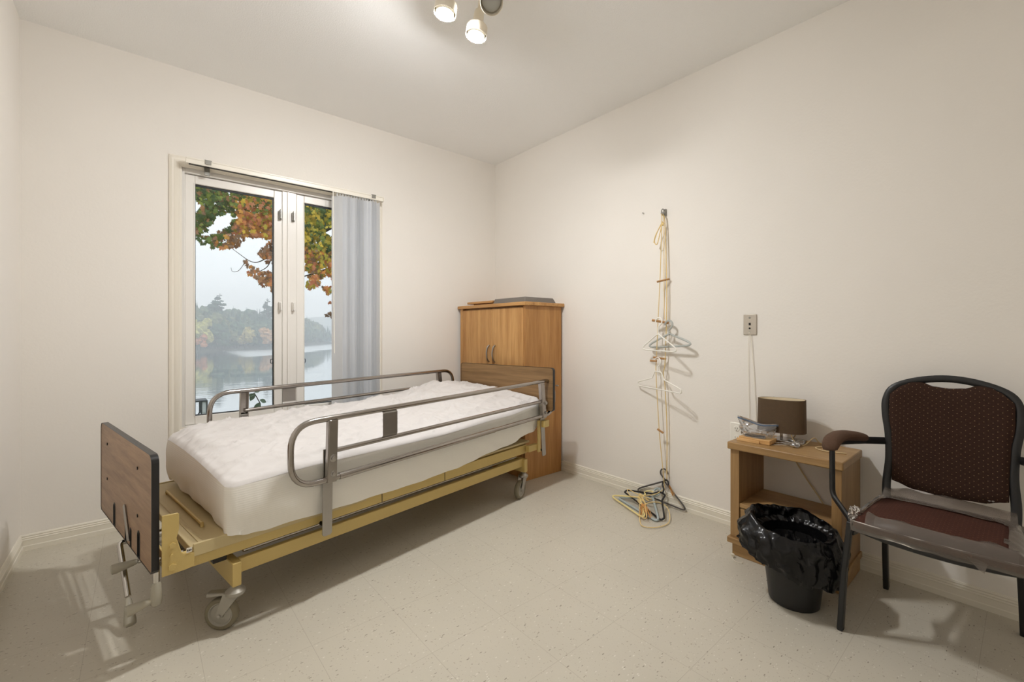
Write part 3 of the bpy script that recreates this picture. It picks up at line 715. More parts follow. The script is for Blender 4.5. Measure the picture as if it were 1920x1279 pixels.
def z_bot(u, v):
    n = lerp([.55, .62, .70, 1.2, 1.55, 2.08, 2.36, 2.46], [.364, .347, .338, .334, .337, .376, .424, .45], u)
    f = lerp([.55, 1.0, 2.0, 2.46], [.392, .36, .37, .43], u)
    t = (v-MV0)/(MV1-MV0); return n+(f-n)*t
def wrinkle(u, v):
    a = mnoise.noise(Vector((u*5.5+v*3, v*13-u*3, 1.7))); b2 = mnoise.noise(Vector((u*14-v*4, v*24, 4.2))); c = mnoise.noise(Vector((u*2.2, v*3, 9)))
    rdg = 1-abs(mnoise.noise(Vector((u*6+v*6, v*9-u*4, 6.1))))*2
    f = Vector((u*4+v*2.2+c*1.2, v*7.5-u*2+a*.8, 2.2)); r2 = 1-abs(mnoise.noise(f))*2.4; r3 = 1-abs(mnoise.noise(Vector((u*9-v*5, v*15+u*4+c, 8.8))))*2.6
    r4 = 1-abs(mnoise.noise(Vector((u*1.6+v*3.4+c, v*5.5-u*3.1+a*.5, 12.1))))*3.0
    return a*.004+b2*.0015+c*.007+max(0, rdg-.5)*.008+max(0, r2)**3*.013+max(0, r3)**4*.007+max(0, r4)**4*.012
NU, NVV, NZ, ER = 220, 110, 12, .022
top = MB(); rows = []
for i in range(NU+1):
    a = i/NU; row = []
    for j in range(NVV+1):
        c = j/NVV
        # superellipse-like plan corner rounding and an edge that rolls over
        pu = MU0+.012+(MU1-MU0-.024)*a; pv = MV0+.012+(MV1-MV0-.024)*c
        du = min(a, 1-a)*(MU1-MU0); dv = min(c, 1-c)*(MV1-MV0)
        e = min(du, dv); drop = 0
        if e < ER: q = 1-e/ER; drop = ER*.62*(1-math.sqrt(max(0, 1-q*q)))
        cr_ = .035
        if du < cr_ and dv < cr_:
            qx, qy = (cr_-du)/cr_, (cr_-dv)/cr_; l = max(qx, qy)/max(1e-6, math.hypot(qx, qy)) if max(qx, qy) > 0 else 1
            pu += (1 if a < .5 else -1)*cr_*qx*(1-l); pv += (1 if c < .5 else -1)*cr_*qy*(1-l)
        row.append(B(pu, pv, z_top(pu, pv)+wrinkle(pu, pv)*min(1, e/.05)-drop))
    rows.append(row)
top.quadgrid(rows, flip=True)
part('quilted_top', top, 'mattop', mat, angle=80)
border = [rows[i][0] for i in range(NU+1)]+[rows[NU][j] for j in range(1, NVV+1)]+[rows[i][NVV] for i in range(NU-1, -1, -1)]+[rows[0][j] for j in range(NVV-1, 0, -1)]
ci = Vector(B((MU0+MU1)/2, (MV0+MV1)/2, 0)); Uv = Vector((cu, su, 0)); Vv = Vector((-su, cu, 0))
skr = [[] for _ in range(NZ+4)]
for k, p in enumerate(border):
    P = Vector(p); u = P.dot(Uv); v = P.dot(Vv)
    ou = (1 if u > (MU0+MU1)/2 else -1) if (u < MU0+.06 or u > MU1-.06) else 0
    ov = (1 if v > (MV0+MV1)/2 else -1) if (v < MV0+.06 or v > MV1-.06) else 0
    n = (Uv*ou+Vv*ov); n = n.normalized() if n.length > 0 else n
    zb = z_bot(u, v)+.006*mnoise.noise(Vector((u*7, v*7, 3)))
    if u < MU0+.04: zb = .385-.030*(1-min(1, (v-MV0)/.28))+.012*mnoise.noise(Vector((v*9, 0, 2)))
    for i in range(NZ+4):
        t = i/NZ
        if i <= NZ:
            z = P.z+(zb-P.z)*t; bul = .007*math.sin(PI*min(1, t))**.8
            fold = .0035*(t*(1-t)*4)*max(0, u-1.3)*mnoise.noise(Vector((u*26+z*9, 1, z*5)))+.013*t*mnoise.noise(Vector((u*9+z*14, v*9, z*6)))+.004*mnoise.noise(Vector((u*3, v*3, z*9)))
            if u < MU0+.1: fold += .012*t*mnoise.noise(Vector((v*7, z*5, 5)))
            q = P+n*(bul+fold-.010*t*t); q.z = z
        else:
            tt = (i-NZ)/3; q = P-n*(.010+.10*tt); q.z = zb+.008*math.sin(PI*tt)+.012*tt+.0
        skr[i].append(q)
sk = MB(); sk.quadgrid(skr, closed_v=True, flip=False)
part('fitted_skirt', sk, 'matside', mat, angle=80)

# ------------------------------------------------------------------ wardrobe cabinet in the corner
CX0, CX1, CY0, CY1, CZ = 2.160, 2.548, 2.405, 3.255, 1.296
cab = root('cabinet', 'oak veneer two-door cabinet standing in the corner behind the bed head', 'cabinet', ((CX0+CX1)/2, (CY0+CY1)/2, 0))
mb = MB()
mb.box(CX0+.002, CX1, CY0, CY0+.02, 0, CZ); mb.box(CX0+.002, CX1, CY1-.02, CY1, 0, CZ)
mb.box(CX1-.008, CX1, CY0+.02, CY1-.02, 0, CZ); mb.box(CX0+.03, CX1-.008, CY0+.02, CY1-.02, .06, .08); mb.box(CX0+.03, CX1-.008, CY0+.02, CY1-.02, CZ-.02, CZ)
mb.box(CX0+.03, CX0+.045, CY0+.02, CY1-.02, 0, .06)
mb.box(CX0+.04, CX1-.008, CY0+.02, CY1-.02, .70, .72)
part('body', mb, 'oak_side', cab, bevel=.0015)
ym = 2.802
for (a, b_, hy) in ((CY0+.022, ym-.0015, ym-.022-.018), (ym+.0015, CY1-.042, ym+.035)):
    d = part('door', MB().box(CX0, CX0+.019, a, b_, .065, CZ-.012), 'oak', cab, bevel=.002)
    hp = smooth_path([(CX0+.001, hy, .992), (CX0-.018, hy, .975), (CX0-.028, hy, .925), (CX0-.018, hy, .875), (CX0+.001, hy, .858)], 6)
    part('handle', MB().tube(hp, [.005]+[.0062]*(len(hp)-2)+[.005], 10, sx=1.0, sy=1.0), 'steel', d)
part('face_stile', MB().box(CX0, CX0+.02, CY1-.040, CY1, 0, CZ), 'oak', cab, bevel=.0015)
part('top_board', MB().box(CX0-.018, XR-.004, CY0-.018, CY1+.020, CZ, CZ+.027), 'oak_top', cab, bevel=.004)
zt = CZ+.027
tr = MB(); x0, x1, y0, y1 = 2.176, 2.505, 2.420, 2.810
tr.hexa([(x0, y0, zt), (x1, y0, zt), (x1, y1, zt), (x0, y1, zt), (x0+.012, y0+.012, zt+.040), (x1-.022, y0+.012, zt+.040), (x1-.022, y1-.012, zt+.040), (x0+.012, y1-.012, zt+.040)])
single('tray', tr, 'tray', 'shallow dark grey tray lying upside down on the oak cabinet', 'tray', (2.34, 2.61, zt), bevel=.004)
bd = root('wooden_board', 'thin brown wooden board on the cabinet top next to the grey tray', 'board', (2.3, 3.0, zt))
part('panel', MB().box(2.185, 2.45, 2.826, 3.185, zt+.014, zt+.032), 'oak_top', bd, bevel=.002)
part('batten', MB().box(2.215, 2.43, 2.830, 3.13, zt, zt+.014), 'oak_side', bd, bevel=.002)

# ------------------------------------------------------------------ rope ladder with hangers
hk = MB(); hk.box(2.555, XR, 1.506, 1.522, 1.845, 1.885); hk.tube(smooth_path([(2.558, 1.513, 1.875), (2.535, 1.513, 1.882), (2.520, 1.513, 1.862), (2.530, 1.513, 1.842), (2.548, 1.513, 1.846)], 5), .0032, 8)
hk.tube(smooth_path([(2.540, 1.528, 1.858), (2.540, 1.522, 1.868), (2.540, 1.515, 1.858), (2.540, 1.520, 1.847)], 4, True), .002, 6, closed=True)
single('wall_hook', hk, 'greymetal', 'small grey metal hook screwed to the wall, holding the rope ladder', 'hook', (XR, 1.514, 1.865))
rl = root('rope_ladder', 'cream cord ladder with wooden rungs hanging on the wall from a hook', 'rope', (2.535, 1.514, 0))
def wob(pts, a=.004, s=8):
    return [Vector(p)+Vector((0, mnoise.noise(Vector(p)*s)*a, 0)) for p in pts]
XA = 2.520
A = [(XA, 1.513, 1.850), (XA, 1.511, 1.786), (XA, 1.523, 1.425), (XA, 1.537, 1.178), (XA, 1.548, .922), (XA, 1.551, .836), (XA, 1.528, .471), (XA+.01, 1.505, .20), (2.535, 1.500, .10)]
Bs = [(2.54, 1.513, 1.850), (2.54, 1.500, 1.784), (2.54, 1.489, 1.423), (2.54, 1.490, 1.177), (2.54, 1.500, .907), (2.54, 1.512, .838), (2.54, 1.500, .755), (2.545, 1.49, .5), (2.548, 1.492, .16)]
part('cord', MB().tube(smooth_path(A, 8), .0026, 8), 'rope', rl)
part('cord', MB().tube(smooth_path(Bs, 8), .0030, 8), 'rope', rl)
part('cord', MB().tube(smooth_path([(2.53, 1.513, 1.850), (2.53, 1.503, 1.786), (2.53, 1.501, 1.42), (2.532, 1.499, 1.18)], 8), .0022, 8), 'rope', rl)
part('bow_loop', MB().tube(smooth_path([(2.525, 1.508, 1.80), (2.515, 1.535, 1.745), (2.512, 1.556, 1.690), (2.512, 1.552, 1.664), (2.514, 1.540, 1.660), (2.515, 1.530, 1.69), (2.522, 1.510, 1.785)], 6), .0028, 8), 'rope', rl)
part('bow_loop', MB().tube(smooth_path([(2.525, 1.508, 1.79), (2.512, 1.546, 1.725), (2.510, 1.562, 1.672)], 6), .0028, 8), 'rope', rl)
part('knot', MB().lathe([(.001, -.012), (.007, -.008), (.009, 0), (.007, .008), (.001, .012)], (2.528, 1.508, 1.785), (0, 0, 1), 12), 'rope', rl)
for (a, b_, r) in (((2.505, 1.536, 1.419), (2.552, 1.477, 1.435), .0062), ((2.500, 1.568, 1.176), (2.548, 1.478, 1.157), .0075), ((2.502, 1.560, .939), (2.548, 1.497, .929), .0062), ((2.495, 1.578, .917), (2.505, 1.536, .916), .006), ((2.505, 1.533, .486), (2.52, 1.499, .463), .0065)):
    part('rung', MB().tube([a, b_], r, 10), 'dowel', rl)
# tail of the cord on the floor
def tangle(seed, c, n, rx, ry, z0, z1):
    r = random.Random(seed); return [(c[0]+r.uniform(-rx, rx), c[1]+r.uniform(-ry, ry), r.uniform(z0, z1)) for _ in range(n)]
loop = smooth_path([(2.41, 1.60, .050), (2.33, 1.545, .020), (2.205, 1.46, .008), (2.165, 1.410, .007), (2.215, 1.355, .007), (2.32, 1.345, .010), (2.42, 1.41, .040), (2.43, 1.48, .055), (2.36, 1.52, .05), (2.25, 1.475, .02), (2.24, 1.44, .03), (2.34, 1.515, .06)], 7)
part('cord_tail', MB().tube(loop, .0026, 8), 'rope', rl)
part('cord_tail', MB().tube(smooth_path([(2.535, 1.50, .11), (2.50, 1.545, .07), (2.45, 1.62, .055), (2.43, 1.70, .075), (2.40, 1.66, .05), (2.40, 1.60, .055)]+tangle(4, (2.40, 1.58), 9, .05, .06, .03, .075), 5), .0028, 8), 'rope', rl)
fr = MB(); rr = random.Random(3)
for k in range(16):
    a = Vector((2.345+rr.uniform(-.012, .012), 1.53+rr.uniform(-.012, .012), .052)); b_ = Vector((2.275+rr.uniform(-.03, .03), 1.47+rr.uniform(-.035, .035), .012)); m_ = (a+b_)/2+Vector((rr.uniform(-.01, .01), rr.uniform(-.01, .01), .012))
    fr.tube(smooth_path([a, m_, b_], 3), .0018, 5)
part('frayed_end', fr, 'frayed', rl)
fr = MB()
for k in range(12):
    a = Vector((2.543, 1.492, .165)); b_ = Vector((2.545+rr.uniform(-.008, .006), 1.445+rr.uniform(-.014, .014), .085+rr.uniform(-.012, .012)))
    fr.tube([a, (a+b_)/2+Vector((rr.uniform(-.004, .002), 0, rr.uniform(-.004, .008))), b_], .0016, 5)
part('frayed_end', fr, 'frayed', rl)

def hanger(name, label, L, Rt, A_, hook, mat_, r=.0045, flat=False, hook_flip=1, notch=False, group='plastic clothes hangers'):
    """clothes hanger given by its two tips, shoulder apex and top of hook, all in the room"""
    L, Rt, A_, hook = Vector(L), Vector(Rt), Vector(A_), Vector(hook)
    h = root(name, label, 'clothes hanger', tuple((L+Rt)/2), 0, group)
    x = (Rt-L).normalized(); up = (A_-(L+Rt)/2); up = (up-x*up.dot(x)).normalized()
    if flat:
        top = [A_-x*.03-up*.004, A_-x*.022, A_+x*.022, A_+x*.03-up*.004]
        path = fillet([L+up*.022, A_-x*.052-up*.045, *top, A_+x*.052-up*.045, Rt+up*.022, Rt-up*.002, L-up*.002], .014, 5, True)
    else:
        path = fillet([L, A_, Rt], .02, 6, True)
    body = part('shoulder_frame', MB().tube(path, r, 8, closed=True, up=tuple(x.cross(up))), mat_, h, angle=60)
    H2 = hook-A_; hl = H2.length; hu = H2.normalized(); hx = x-hu*x.dot(hu); hx.normalize(); hx *= hook_flip
    rad = min(.026, hl*.36); c = A_+hu*(hl-rad)
    pts = [A_, A_+hu*max(.004, hl-2*rad-.01)]
    for k in range(11):
        a = R(-60+24*k); pts.append(c+hx*(rad*math.cos(a))+hu*(rad*math.sin(a)))
    part('hook', MB().tube(smooth_path(pts, 3), r*.95, 8), mat_, h, angle=60)
    return h
hanger('clothes_hanger', 'white plastic hanger in front, hung from the second rung of the rope ladder', (2.500, 1.657, .987), (2.436, 1.336, .981), (2.470, 1.506, 1.090), (2.488, 1.512, 1.190), 'whiteplastic', .0042, hook_flip=1)
hanger('clothes_hanger', 'pale grey-blue hanger behind the white one on the second rung of the rope ladder', (2.535, 1.655, .997), (2.505, 1.268, 1.022), (2.520, 1.458, 1.090), (2.528, 1.470, 1.172), 'palegreen', .0065, hook_flip=1)
hanger('clothes_hanger', 'white notched hanger hung from the third rung of the rope ladder, lowest on the wall', (2.548, 1.702, .745), (2.443, 1.337, .738), (2.492, 1.520, .850), (2.498, 1.528, .938), 'whiteplastic', .0038, flat=True, hook_flip=1)
hanger('clothes_hanger', 'dark grey hanger leaning on the baseboard at the back of the fallen pile', (2.546, 1.735, .036), (2.532, 1.335, .010), (2.552, 1.512, .150), (2.556, 1.516, .226), 'greyplastic', .0050, hook_flip=-1)
hanger('clothes_hanger', 'black hanger lying slanted across the fallen pile on the floor', (2.478, 1.760, .030), (2.312, 1.388, .010), (2.512, 1.500, .085), (2.540, 1.488, .165), 'blackplastic', .0056, flat=True, hook_flip=-1)
hanger('clothes_hanger', 'yellow hanger lying at the front of the pile on the floor', (2.385, 1.815, .016), (2.230, 1.436, .016), (2.420, 1.605, .052), (2.530, 1.590, .068), 'yellowplastic', .0048, hook_flip=-1)
hanger('clothes_hanger', 'dusty blue hanger lying flat under the black and yellow ones on the floor', (2.405, 1.770, .008), (2.270, 1.375, .008), (2.50, 1.56, .040), (2.545, 1.545, .095), 'blueplastic', .0072, hook_flip=1)

# ------------------------------------------------------------------ wall fittings
wp = root('cable_wall_plate', 'steel cable wall plate on the right wall with a thin cord hanging', 'wall plate', (XR, 1.002, 1.142))
part('plate', MB().box(XR-.007, XR, .967, 1.036, 1.086, 1.199), 'stainless', wp, bevel=.003)
for z, s in ((1.180, .005), (1.104, .004)): part('screw', MB().cyl((XR-.009, 1.002, z), (XR-.006, 1.002, z), s, 10), 'greymetal', wp)
part('jack', MB().box(XR-.0085, XR-.006, .997, 1.007, 1.139, 1.152), 'blackplastic', wp, smooth=False)
part('jack', MB().cyl((XR-.0095, 1.002, 1.122), (XR-.006, 1.002, 1.122), .005, 10), 'darkmetal', wp)
part('thin_cord', MB().tube([(XR-.009, 1.000, 1.108), (XR-.008, .993, 1.05), (XR-.006, .982, .90), (XR-.006, .972, .72), (XR-.006, .968, .60)], .0015, 6), 'cordwhite', wp)
part('thin_cord', MB().tube([(XR-.009, 1.004, 1.104), (XR-.008, 1.010, 1.0), (XR-.006, 1.007, .8), (XR-.006, 1.003, .60)], .0012, 6), 'cordwhite', wp)
ou = root('wall_outlet', 'white double wall outlet behind the plastic bag at the nightstand', 'outlet', (XR, 1.072, .532))
part('plate', MB().box(XR-.006, XR, 1.037, 1.107, .475, .590), 'whiteplastic', ou, bevel=.003)
for z in (.558, .507):
    s = part('socket', MB().lathe([(.016, 0), (.016, .0022), (.015, .003)], (XR-.006, 1.072, z), (-1, 0, 0), 20), 'whiteplastic', ou, angle=30)
    b = MB()
    for dy, hh in ((-.006, .0045), (.006, .0035)): b.box(XR-.0098, XR-.0088, 1.072+dy-.0012, 1.072+dy+.0012, z+.002-hh, z+.002+hh)
    b.cyl((XR-.0098, 1.072, z-.009), (XR-.0088, 1.072, z-.009), .0025, 8)
    part('slots', b, 'blackplastic', s, smooth=False)
for lab, y, z in (('tiny screw left in the wall beside the rope ladder hook', 1.673, 1.893), ('tiny dark nail in the wall above the brown lamp shade', .881, .756)):
    b = MB().cyl((XR-.012, y, z), (XR, y, z+.001), .0022, 8); b.cyl((XR-.013, y, z), (XR-.011, y, z), .0045, 8)
    single('nail', b, 'greymetal', lab, 'nail', (XR, y, z))

# ------------------------------------------------------------------ nightstand
NX0, NX1, NY0, NY1 = 2.238, 2.546, .512, .966
ns = root('nightstand', 'low oak nightstand with open shelf and drawer against the right wall', 'nightstand', ((NX0+NX1)/2, (NY0+NY1)/2, 0))
part('top', MB().box(NX0-.014, NX1, NY0-.008, NY1+.010, .524, .560), 'nsoak', ns, bevel=.005)
for a, b_ in ((NY1-.042, NY1), (NY0, NY0+.036)):
    part('side_panel', MB().box(NX0, NX1, a, b_, .091, .524), 'nsoak_v', ns, bevel=.002)
part('shelf', MB().box(NX0+.004, NX1, NY0+.036, NY1-.042, .243, .264), 'nsoak', ns, bevel=.002)
part('drawer', MB().box(NX0+.006, NX0+.30, NY0+.039, NY1-.045, .097, .239), 'nsoak', ns, bevel=.002)
mb = MB().box(NX0-.016, NX1, NY0-.008, NY1+.010, .064, .091); mb.box(NX0+.006, NX1, NY0, NY1-.006, 0, .064)
part('plinth', mb, 'nsoak', ns, bevel=.003)
part('back_panel', MB().box(NX1-.008, NX1-.001, NY0+.036, NY1-.042, .091, .243), 'nsoak_v', ns)
gl = MB().tube(smooth_path([(2.222, .944, .004), (2.216, .950, .010), (2.212, .944, .018), (2.216, .938, .012)], 4, True), .0045, 8, closed=True)
gl.tube(smooth_path([(2.214, .944, .006), (2.195, .935, .003), (2.180, .915, .003), (2.185, .890, .003), (2.205, .895, .003)], 5), .0012, 6)
single('cord_scrap', gl, 'cordwhite', 'scrap of white cord on the floor by the nightstand corner', 'cord', (2.215, .944, 0))

# lamp
lx, ly, lz = 2.425, .800, .560
lamp = root('table_lamp', 'table lamp with oval brown shade and steel stem on the nightstand', 'lamp', (lx, ly, lz))
def oval(a, b_, z, n=40, c=(lx, ly)):
    return [(c[0]+b_*math.copysign(abs(math.cos(2*PI*k/n))**.8, math.cos(2*PI*k/n)), c[1]+a*math.copysign(abs(math.sin(2*PI*k/n))**.8, math.sin(2*PI*k/n)), z) for k in range(n)]
sh = MB()
def tilt(row): return [(p[0], p[1], p[2]+(ly-p[1])*.03) for p in row]
sh.quadgrid([tilt(oval(.106, .060, .612)), tilt(oval(.104, .058, .772)), tilt(oval(.102, .056, .772)), tilt(oval(.104, .058, .612))], closed_u=True, closed_v=True)
s_ = part('lamp_shade', sh, 'shade', lamp, angle=40)
li = MB(); li.quadgrid([tilt(oval(.1032, .0572, .613)), tilt(oval(.1012, .0552, .7715))], closed_v=True, flip=True); part('liner', li, 'shadein', s_)
sp_ = MB()
for dy in (-1, 1): sp_.tube([(lx, ly, .735), (lx, ly+dy*.06, .74), (lx, ly+dy*.1005, .766-dy*.003)], .0016, 6)
part('shade_spider', sp_, 'steel', s_)
part('stem', MB().cyl((lx, ly, .575), (lx, ly, .735), .0065, 14), 'chrome', lamp)
part('base', MB().box(lx-.052, lx+.052, ly-.095, ly+.030, lz, lz+.017), 'chrome', lamp, bevel=.003)
part('bulb', MB().lathe([(.012, 0), (.013, .015), (.024, .035), (.022, .055), (.010, .066), (.001, .067)], (lx, ly, .69), (0, 0, 1), 16), 'whiteplastic', lamp)
cd = smooth_path([(lx+.05, ly-.03, .566), (lx+.02, ly-.055, .600), (lx-.02, ly-.05, .606), (lx-.04, ly-.075, .572), (lx-.01, ly-.10, .563), (lx+.06, ly-.12, .590), (lx+.09, ly-.135, .566), (lx+.055, ly-.17, .563), (lx-.02, ly-.15, .563), (lx-.055, ly-.20, .564), (lx-.03, ly-.27, .563)], 6)
part('power_cord', MB().tube(cd, .0026, 8), 'cordcream', lamp)
part('power_cord', MB().tube(smooth_path([(2.552, .835, .56), (2.556, .81, .50), (2.556, .74, .38), (2.556, .665, .27), (2.556, .64, .20)], 6), .0032, 8), 'cordcream', lamp)
cs = MB()
for k in range(4):
    rr_ = .034-.004*k
    cs.tube([(2.352+.012*k+rr_*1.0*math.cos(a), .790-.022*k+rr_*1.5*math.sin(a), .564+.006*k+.006*math.sin(a*2+k)) for a in [2*PI*i/18 for i in range(18)]], .0024, 7, closed=True)
single('clear_tubing', cs, 'film', 'coil of clear tubing lying in front of the lamp base', 'tubing', (2.36, .77, .56))
def blob(c, r, seed, amp, n=18, m=12, sc_=(1, 1, 1), fr=3.0):
    rows = []
    for i in range(m+1):
        ph = PI*i/m; row = []
        for k in range(n):
            th = 2*PI*k/n; d = Vector((math.sin(ph)*math.cos(th), math.sin(ph)*math.sin(th), math.cos(ph)))
            q = r*(1+amp*mnoise.noise(d*fr+Vector((seed, 0, 0))))
            row.append((c[0]+d.x*q*sc_[0], c[1]+d.y*q*sc_[1], max(c[2]+d.z*q*sc_[2], c[2]-r*sc_[2]*.98)))
        rows.append(row)
    return rows
b = MB(); b.quadgrid(blob((2.345, .715, .573), .016, 3, .5, sc_=(1, 1.25, .8)), closed_v=True)
single('plastic_scrap', b, 'film', 'crumpled bit of clear plastic right of the lamp stem', 'plastic', (2.345, .715, .56))
bxr = root('wooden_box', 'small pale wooden block set under the plastic bag on the nightstand', 'wooden block', (2.33, .88, .56))
part('block', MB().hexa([(2.292, .948, .5605), (2.292, .806, .5605), (2.385, .806, .5605), (2.385, .948, .5605), (2.292, .948, .582), (2.292, .806, .582), (2.385, .806, .582), (2.385, .948, .582)][::1]), 'lightwood', bxr, bevel=.002)
part('strip', MB().box(2.284, 2.290, .85, .955, .5605, .574), 'lightwood', bxr, bevel=.001)
single('black_strip', MB().box(2.315, 2.345, .842, .93, .5825, .592), 'blackplastic', 'flat black piece inside the plastic bag on the pale block', 'plastic piece', (2.33, .886, .5825), bevel=.002)
# zip bag
zb = root('zip_bag', 'crumpled clear zip bag with blue strip leaning by the lamp shade', 'plastic bag', (2.345, .885, .582))
rows = []
for i in range(21):
    t = i/20; row = []
    wy = .062+.026*t; wx = .046*(1-max(0, t-.45)/.55)**.9+.0025
    for k in range(40):
        a = 2*PI*k/40; ca, sa = math.cos(a), math.sin(a)
        n1 = mnoise.noise(Vector((ca*2.2, sa*2.2, t*4+3))); n2 = 1-abs(mnoise.noise(Vector((ca*4, sa*4, t*6))))*2.4
        cr_ = (.014*n1+.008*max(0, n2))*(1-t**3)
        x = 2.350+(wx+cr_)*ca+.010*math.sin(sa*4.2+.6)*t**2-.012*t*sa
        y = .886+(wy+cr_)*sa-.006*t
        z = .5835+.074*t+(.010*n1)*(1-t)*t*3+(.012*sa-.008*math.cos(sa*3.1))*t**2
        row.append((x, y, z))
    rows.append(row)
b = MB(); b.quadgrid(rows, closed_v=True); part('film', b, 'film', zb, angle=18)
for side in (0, 1):
    path = [Vector(rows[18][k % 40])+Vector((-.0015 if side else .0015, 0, 0)) for k in (range(10, 31) if side else range(-10, 11))]
    part('zip_strip', MB().tube(path, .0022, 6, sx=1.6), 'bluezip', zb)

# ------------------------------------------------------------------ waste bin and liner
bx, by = 2.055, .632
fwd = Vector((math.sin(.7026), math.cos(.7026), 0)); rgt = Vector((math.cos(.7026), -math.sin(.7026), 0))
mb = MB().lathe([(.001, .004), (.080, .004), (.086, 0), (.090, .004), (.120, .268), (.126, .270), (.126, .276), (.117, .276), (.087, .010), (.001, .008)], (bx, by, 0), (0, 0, 1), 48)
single('waste_bin', mb, 'bin', 'round black plastic waste bin on the floor in front of the nightstand', 'bin', (bx, by, 0), angle=35)
bag = MB(); rows = []
NT = 144
def bagp(th, s):
    """th about the bin (0 = image right, 90 = away); s 0..1 inner, 1..2 over the rim and down outside"""
    d = rgt*math.cos(th)+fwd*math.sin(th)
    cr = mnoise.noise(Vector((math.cos(th)*2.2, math.sin(th)*2.2, 1.1)))
    cr2 = mnoise.noise(Vector((math.cos(th)*6, math.sin(th)*6, s*3)))
    cr3 = mnoise.noise(Vector((math.cos(th)*14, math.sin(th)*14, s*5)))
    rg = (1-abs(mnoise.noise(Vector((math.cos(th)*4+s*.8, math.sin(th)*4, s*1.6+5))))*2.2); cr3 += max(0, rg)**2*1.5-.4
    left = max(0, -math.cos(th+.25)); right = max(0, math.cos(th)); front = max(0, -math.sin(th)); back = max(0, math.sin(th))
    rimr = .137+.012*cr+.010*left; rimz = .322+.014*cr+.020*left*back-.022*front+.006*cr2+.012*back
    if s < 1:
        r = .088+(rimr-.088)*s**.6; z = .17+(rimz-.17)*s
        r += .016*cr2*(1-abs(2*s-1))+.009*cr3
    else:
        t = s-1
        lowr = .131+.070*left**2+.022*right+.012*front; lowz = .130+.085*left**1.5+.02*back-.018*right*front-.025*right+.012*cr
        e = math.sin(PI*t*.5)
        r = rimr+(lowr-rimr)*t**.8+.030*math.sin(PI*t)*(.35+right*.8+left*.3)
        z = rimz+(lowz-rimz)*t
        r += .011*cr2*min(1, t*3)+.006*cr3*min(1, t*4)*1.3
        z += .006*cr2*t
        if t < .14: z += .008*math.sin(PI*t/.14)
    r = max(r, .129+.002*s) if s >= 1 else min(r, .113 if z < .286 else 9)
    return Vector((bx, by, z))+d*r
for i in range(61):
    s = 2*i/60; rows.append([bagp(2*PI*k/NT, s) for k in range(NT)])
bag.quadgrid(rows, closed_v=True)
single('bin_liner', bag, 'bag', 'shiny black garbage bag folded over the rim of the waste bin', 'garbage bag', (bx, by, .1), angle=75)

# ------------------------------------------------------------------ arm chair
ch = root('armchair', 'black metal armchair with dotted maroon back and torn plastic on its seat', 'chair', (2.2, .22, 0))
YL, YR = .392, .030                       # left and right in the picture
YC = (YL+YR)/2
def side(y): return 1 if y > YC else -1
def flip(p, sd): return p if sd > 0 else (p[0], 2*YC-p[1], p[2])
for sd in (1, -1):
    leg = MB().tube([flip(p, sd) for p in ((1.985, .458, 0), (1.992, .448, .22), (2.004, .432, .405))], .0125, 4, square=True, sx=.75, sy=1.15, up=(0, 1, 0))
    l_ = part('leg', leg, 'chairmetal', ch, bevel=.004)
    leg = MB().tube(smooth_path([flip(p, sd) for p in ((2.455, .404, 0), (2.395, .398, .22), (2.345, .388, .400))], 4), .0125, 4, square=True, sx=.75, sy=1.15, up=(0, 1, 0))
    part('leg', leg, 'chairmetal', ch, bevel=.004)
    arm = fillet([flip(p, sd) for p in ((2.010, .432, .385), (2.020, .436, .405), (2.085, .507, .462), (2.100, .512, .655), (2.160, .505, .662), (2.300, .448, .654), (2.392, .400, .646))], .05, 7)
    part('arm_tube', MB().tube(arm, .0120, 10, sx=.8, sy=1.25, up=(0, 1, 0)), 'chairmetal', ch)
    pp = smooth_path([flip(p, sd) for p in ((2.080, .512, .636), (2.086, .514, .652), (2.115, .512, .672), (2.175, .500, .682), (2.245, .470, .676), (2.300, .448, .664))], 5)
    nr = len(pp); rad = [.020+.008*math.sin(PI*i/(nr-1)) for i in range(nr)]; rad[0] = .012; rad[-1] = .014
    part('arm_pad', MB().tube(pp, rad, 14, sx=1.15, sy=.78, up=(0, 1, 0)), 'armpad', ch)
    part('seat_rail', MB().tube([flip(p, sd) for p in ((2.008, .432, .362), (2.355, .388, .352))], .0105, 4, square=True, sx=.8, sy=1.0, up=(0, 0, 1)), 'chairmetal', ch, bevel=.003)
fbar = smooth_path([(2.004, .430, .388), (1.975, .33, .384), (1.966, YC, .382), (1.975, 2*YC-.33, .384), (2.004, 2*YC-.430, .388)], 6)
part('front_bar', MB().tube(fbar, .011, 8, sx=1.2, sy=.8), 'chairmetal', ch)
part('rear_bar', MB().tube([(2.345, .388, .36), (2.345, 2*YC-.388, .36)], .0095, 8), 'chairmetal', ch)
xb = lambda z: 2.352+(z-.40)*.135+.02*max(0, z-.75)
def back_pt(y, z): return (xb(z)+.028*(1-((y-YC)/.19)**2), y, z)
half = [(.386, .385), (.388, .48), (.381, .58), (.385, .68), (.396, .76), (.396, .82), (.372, .872), (.30, .905), (YC, .918)]
fr_pts = [(y, z) for y, z in half]+[(2*YC-y, z) for y, z in reversed(half[:-1])]
part('back_frame', MB().tube(smooth_path([(xb(z)+(.02*(1-((y-YC)/.19)**2) if z > .8 else 0), y, z) for y, z in fr_pts], 5), .0115, 10, sx=.85, sy=1.25, up=(1, 0, 0)), 'chairmetal', ch)
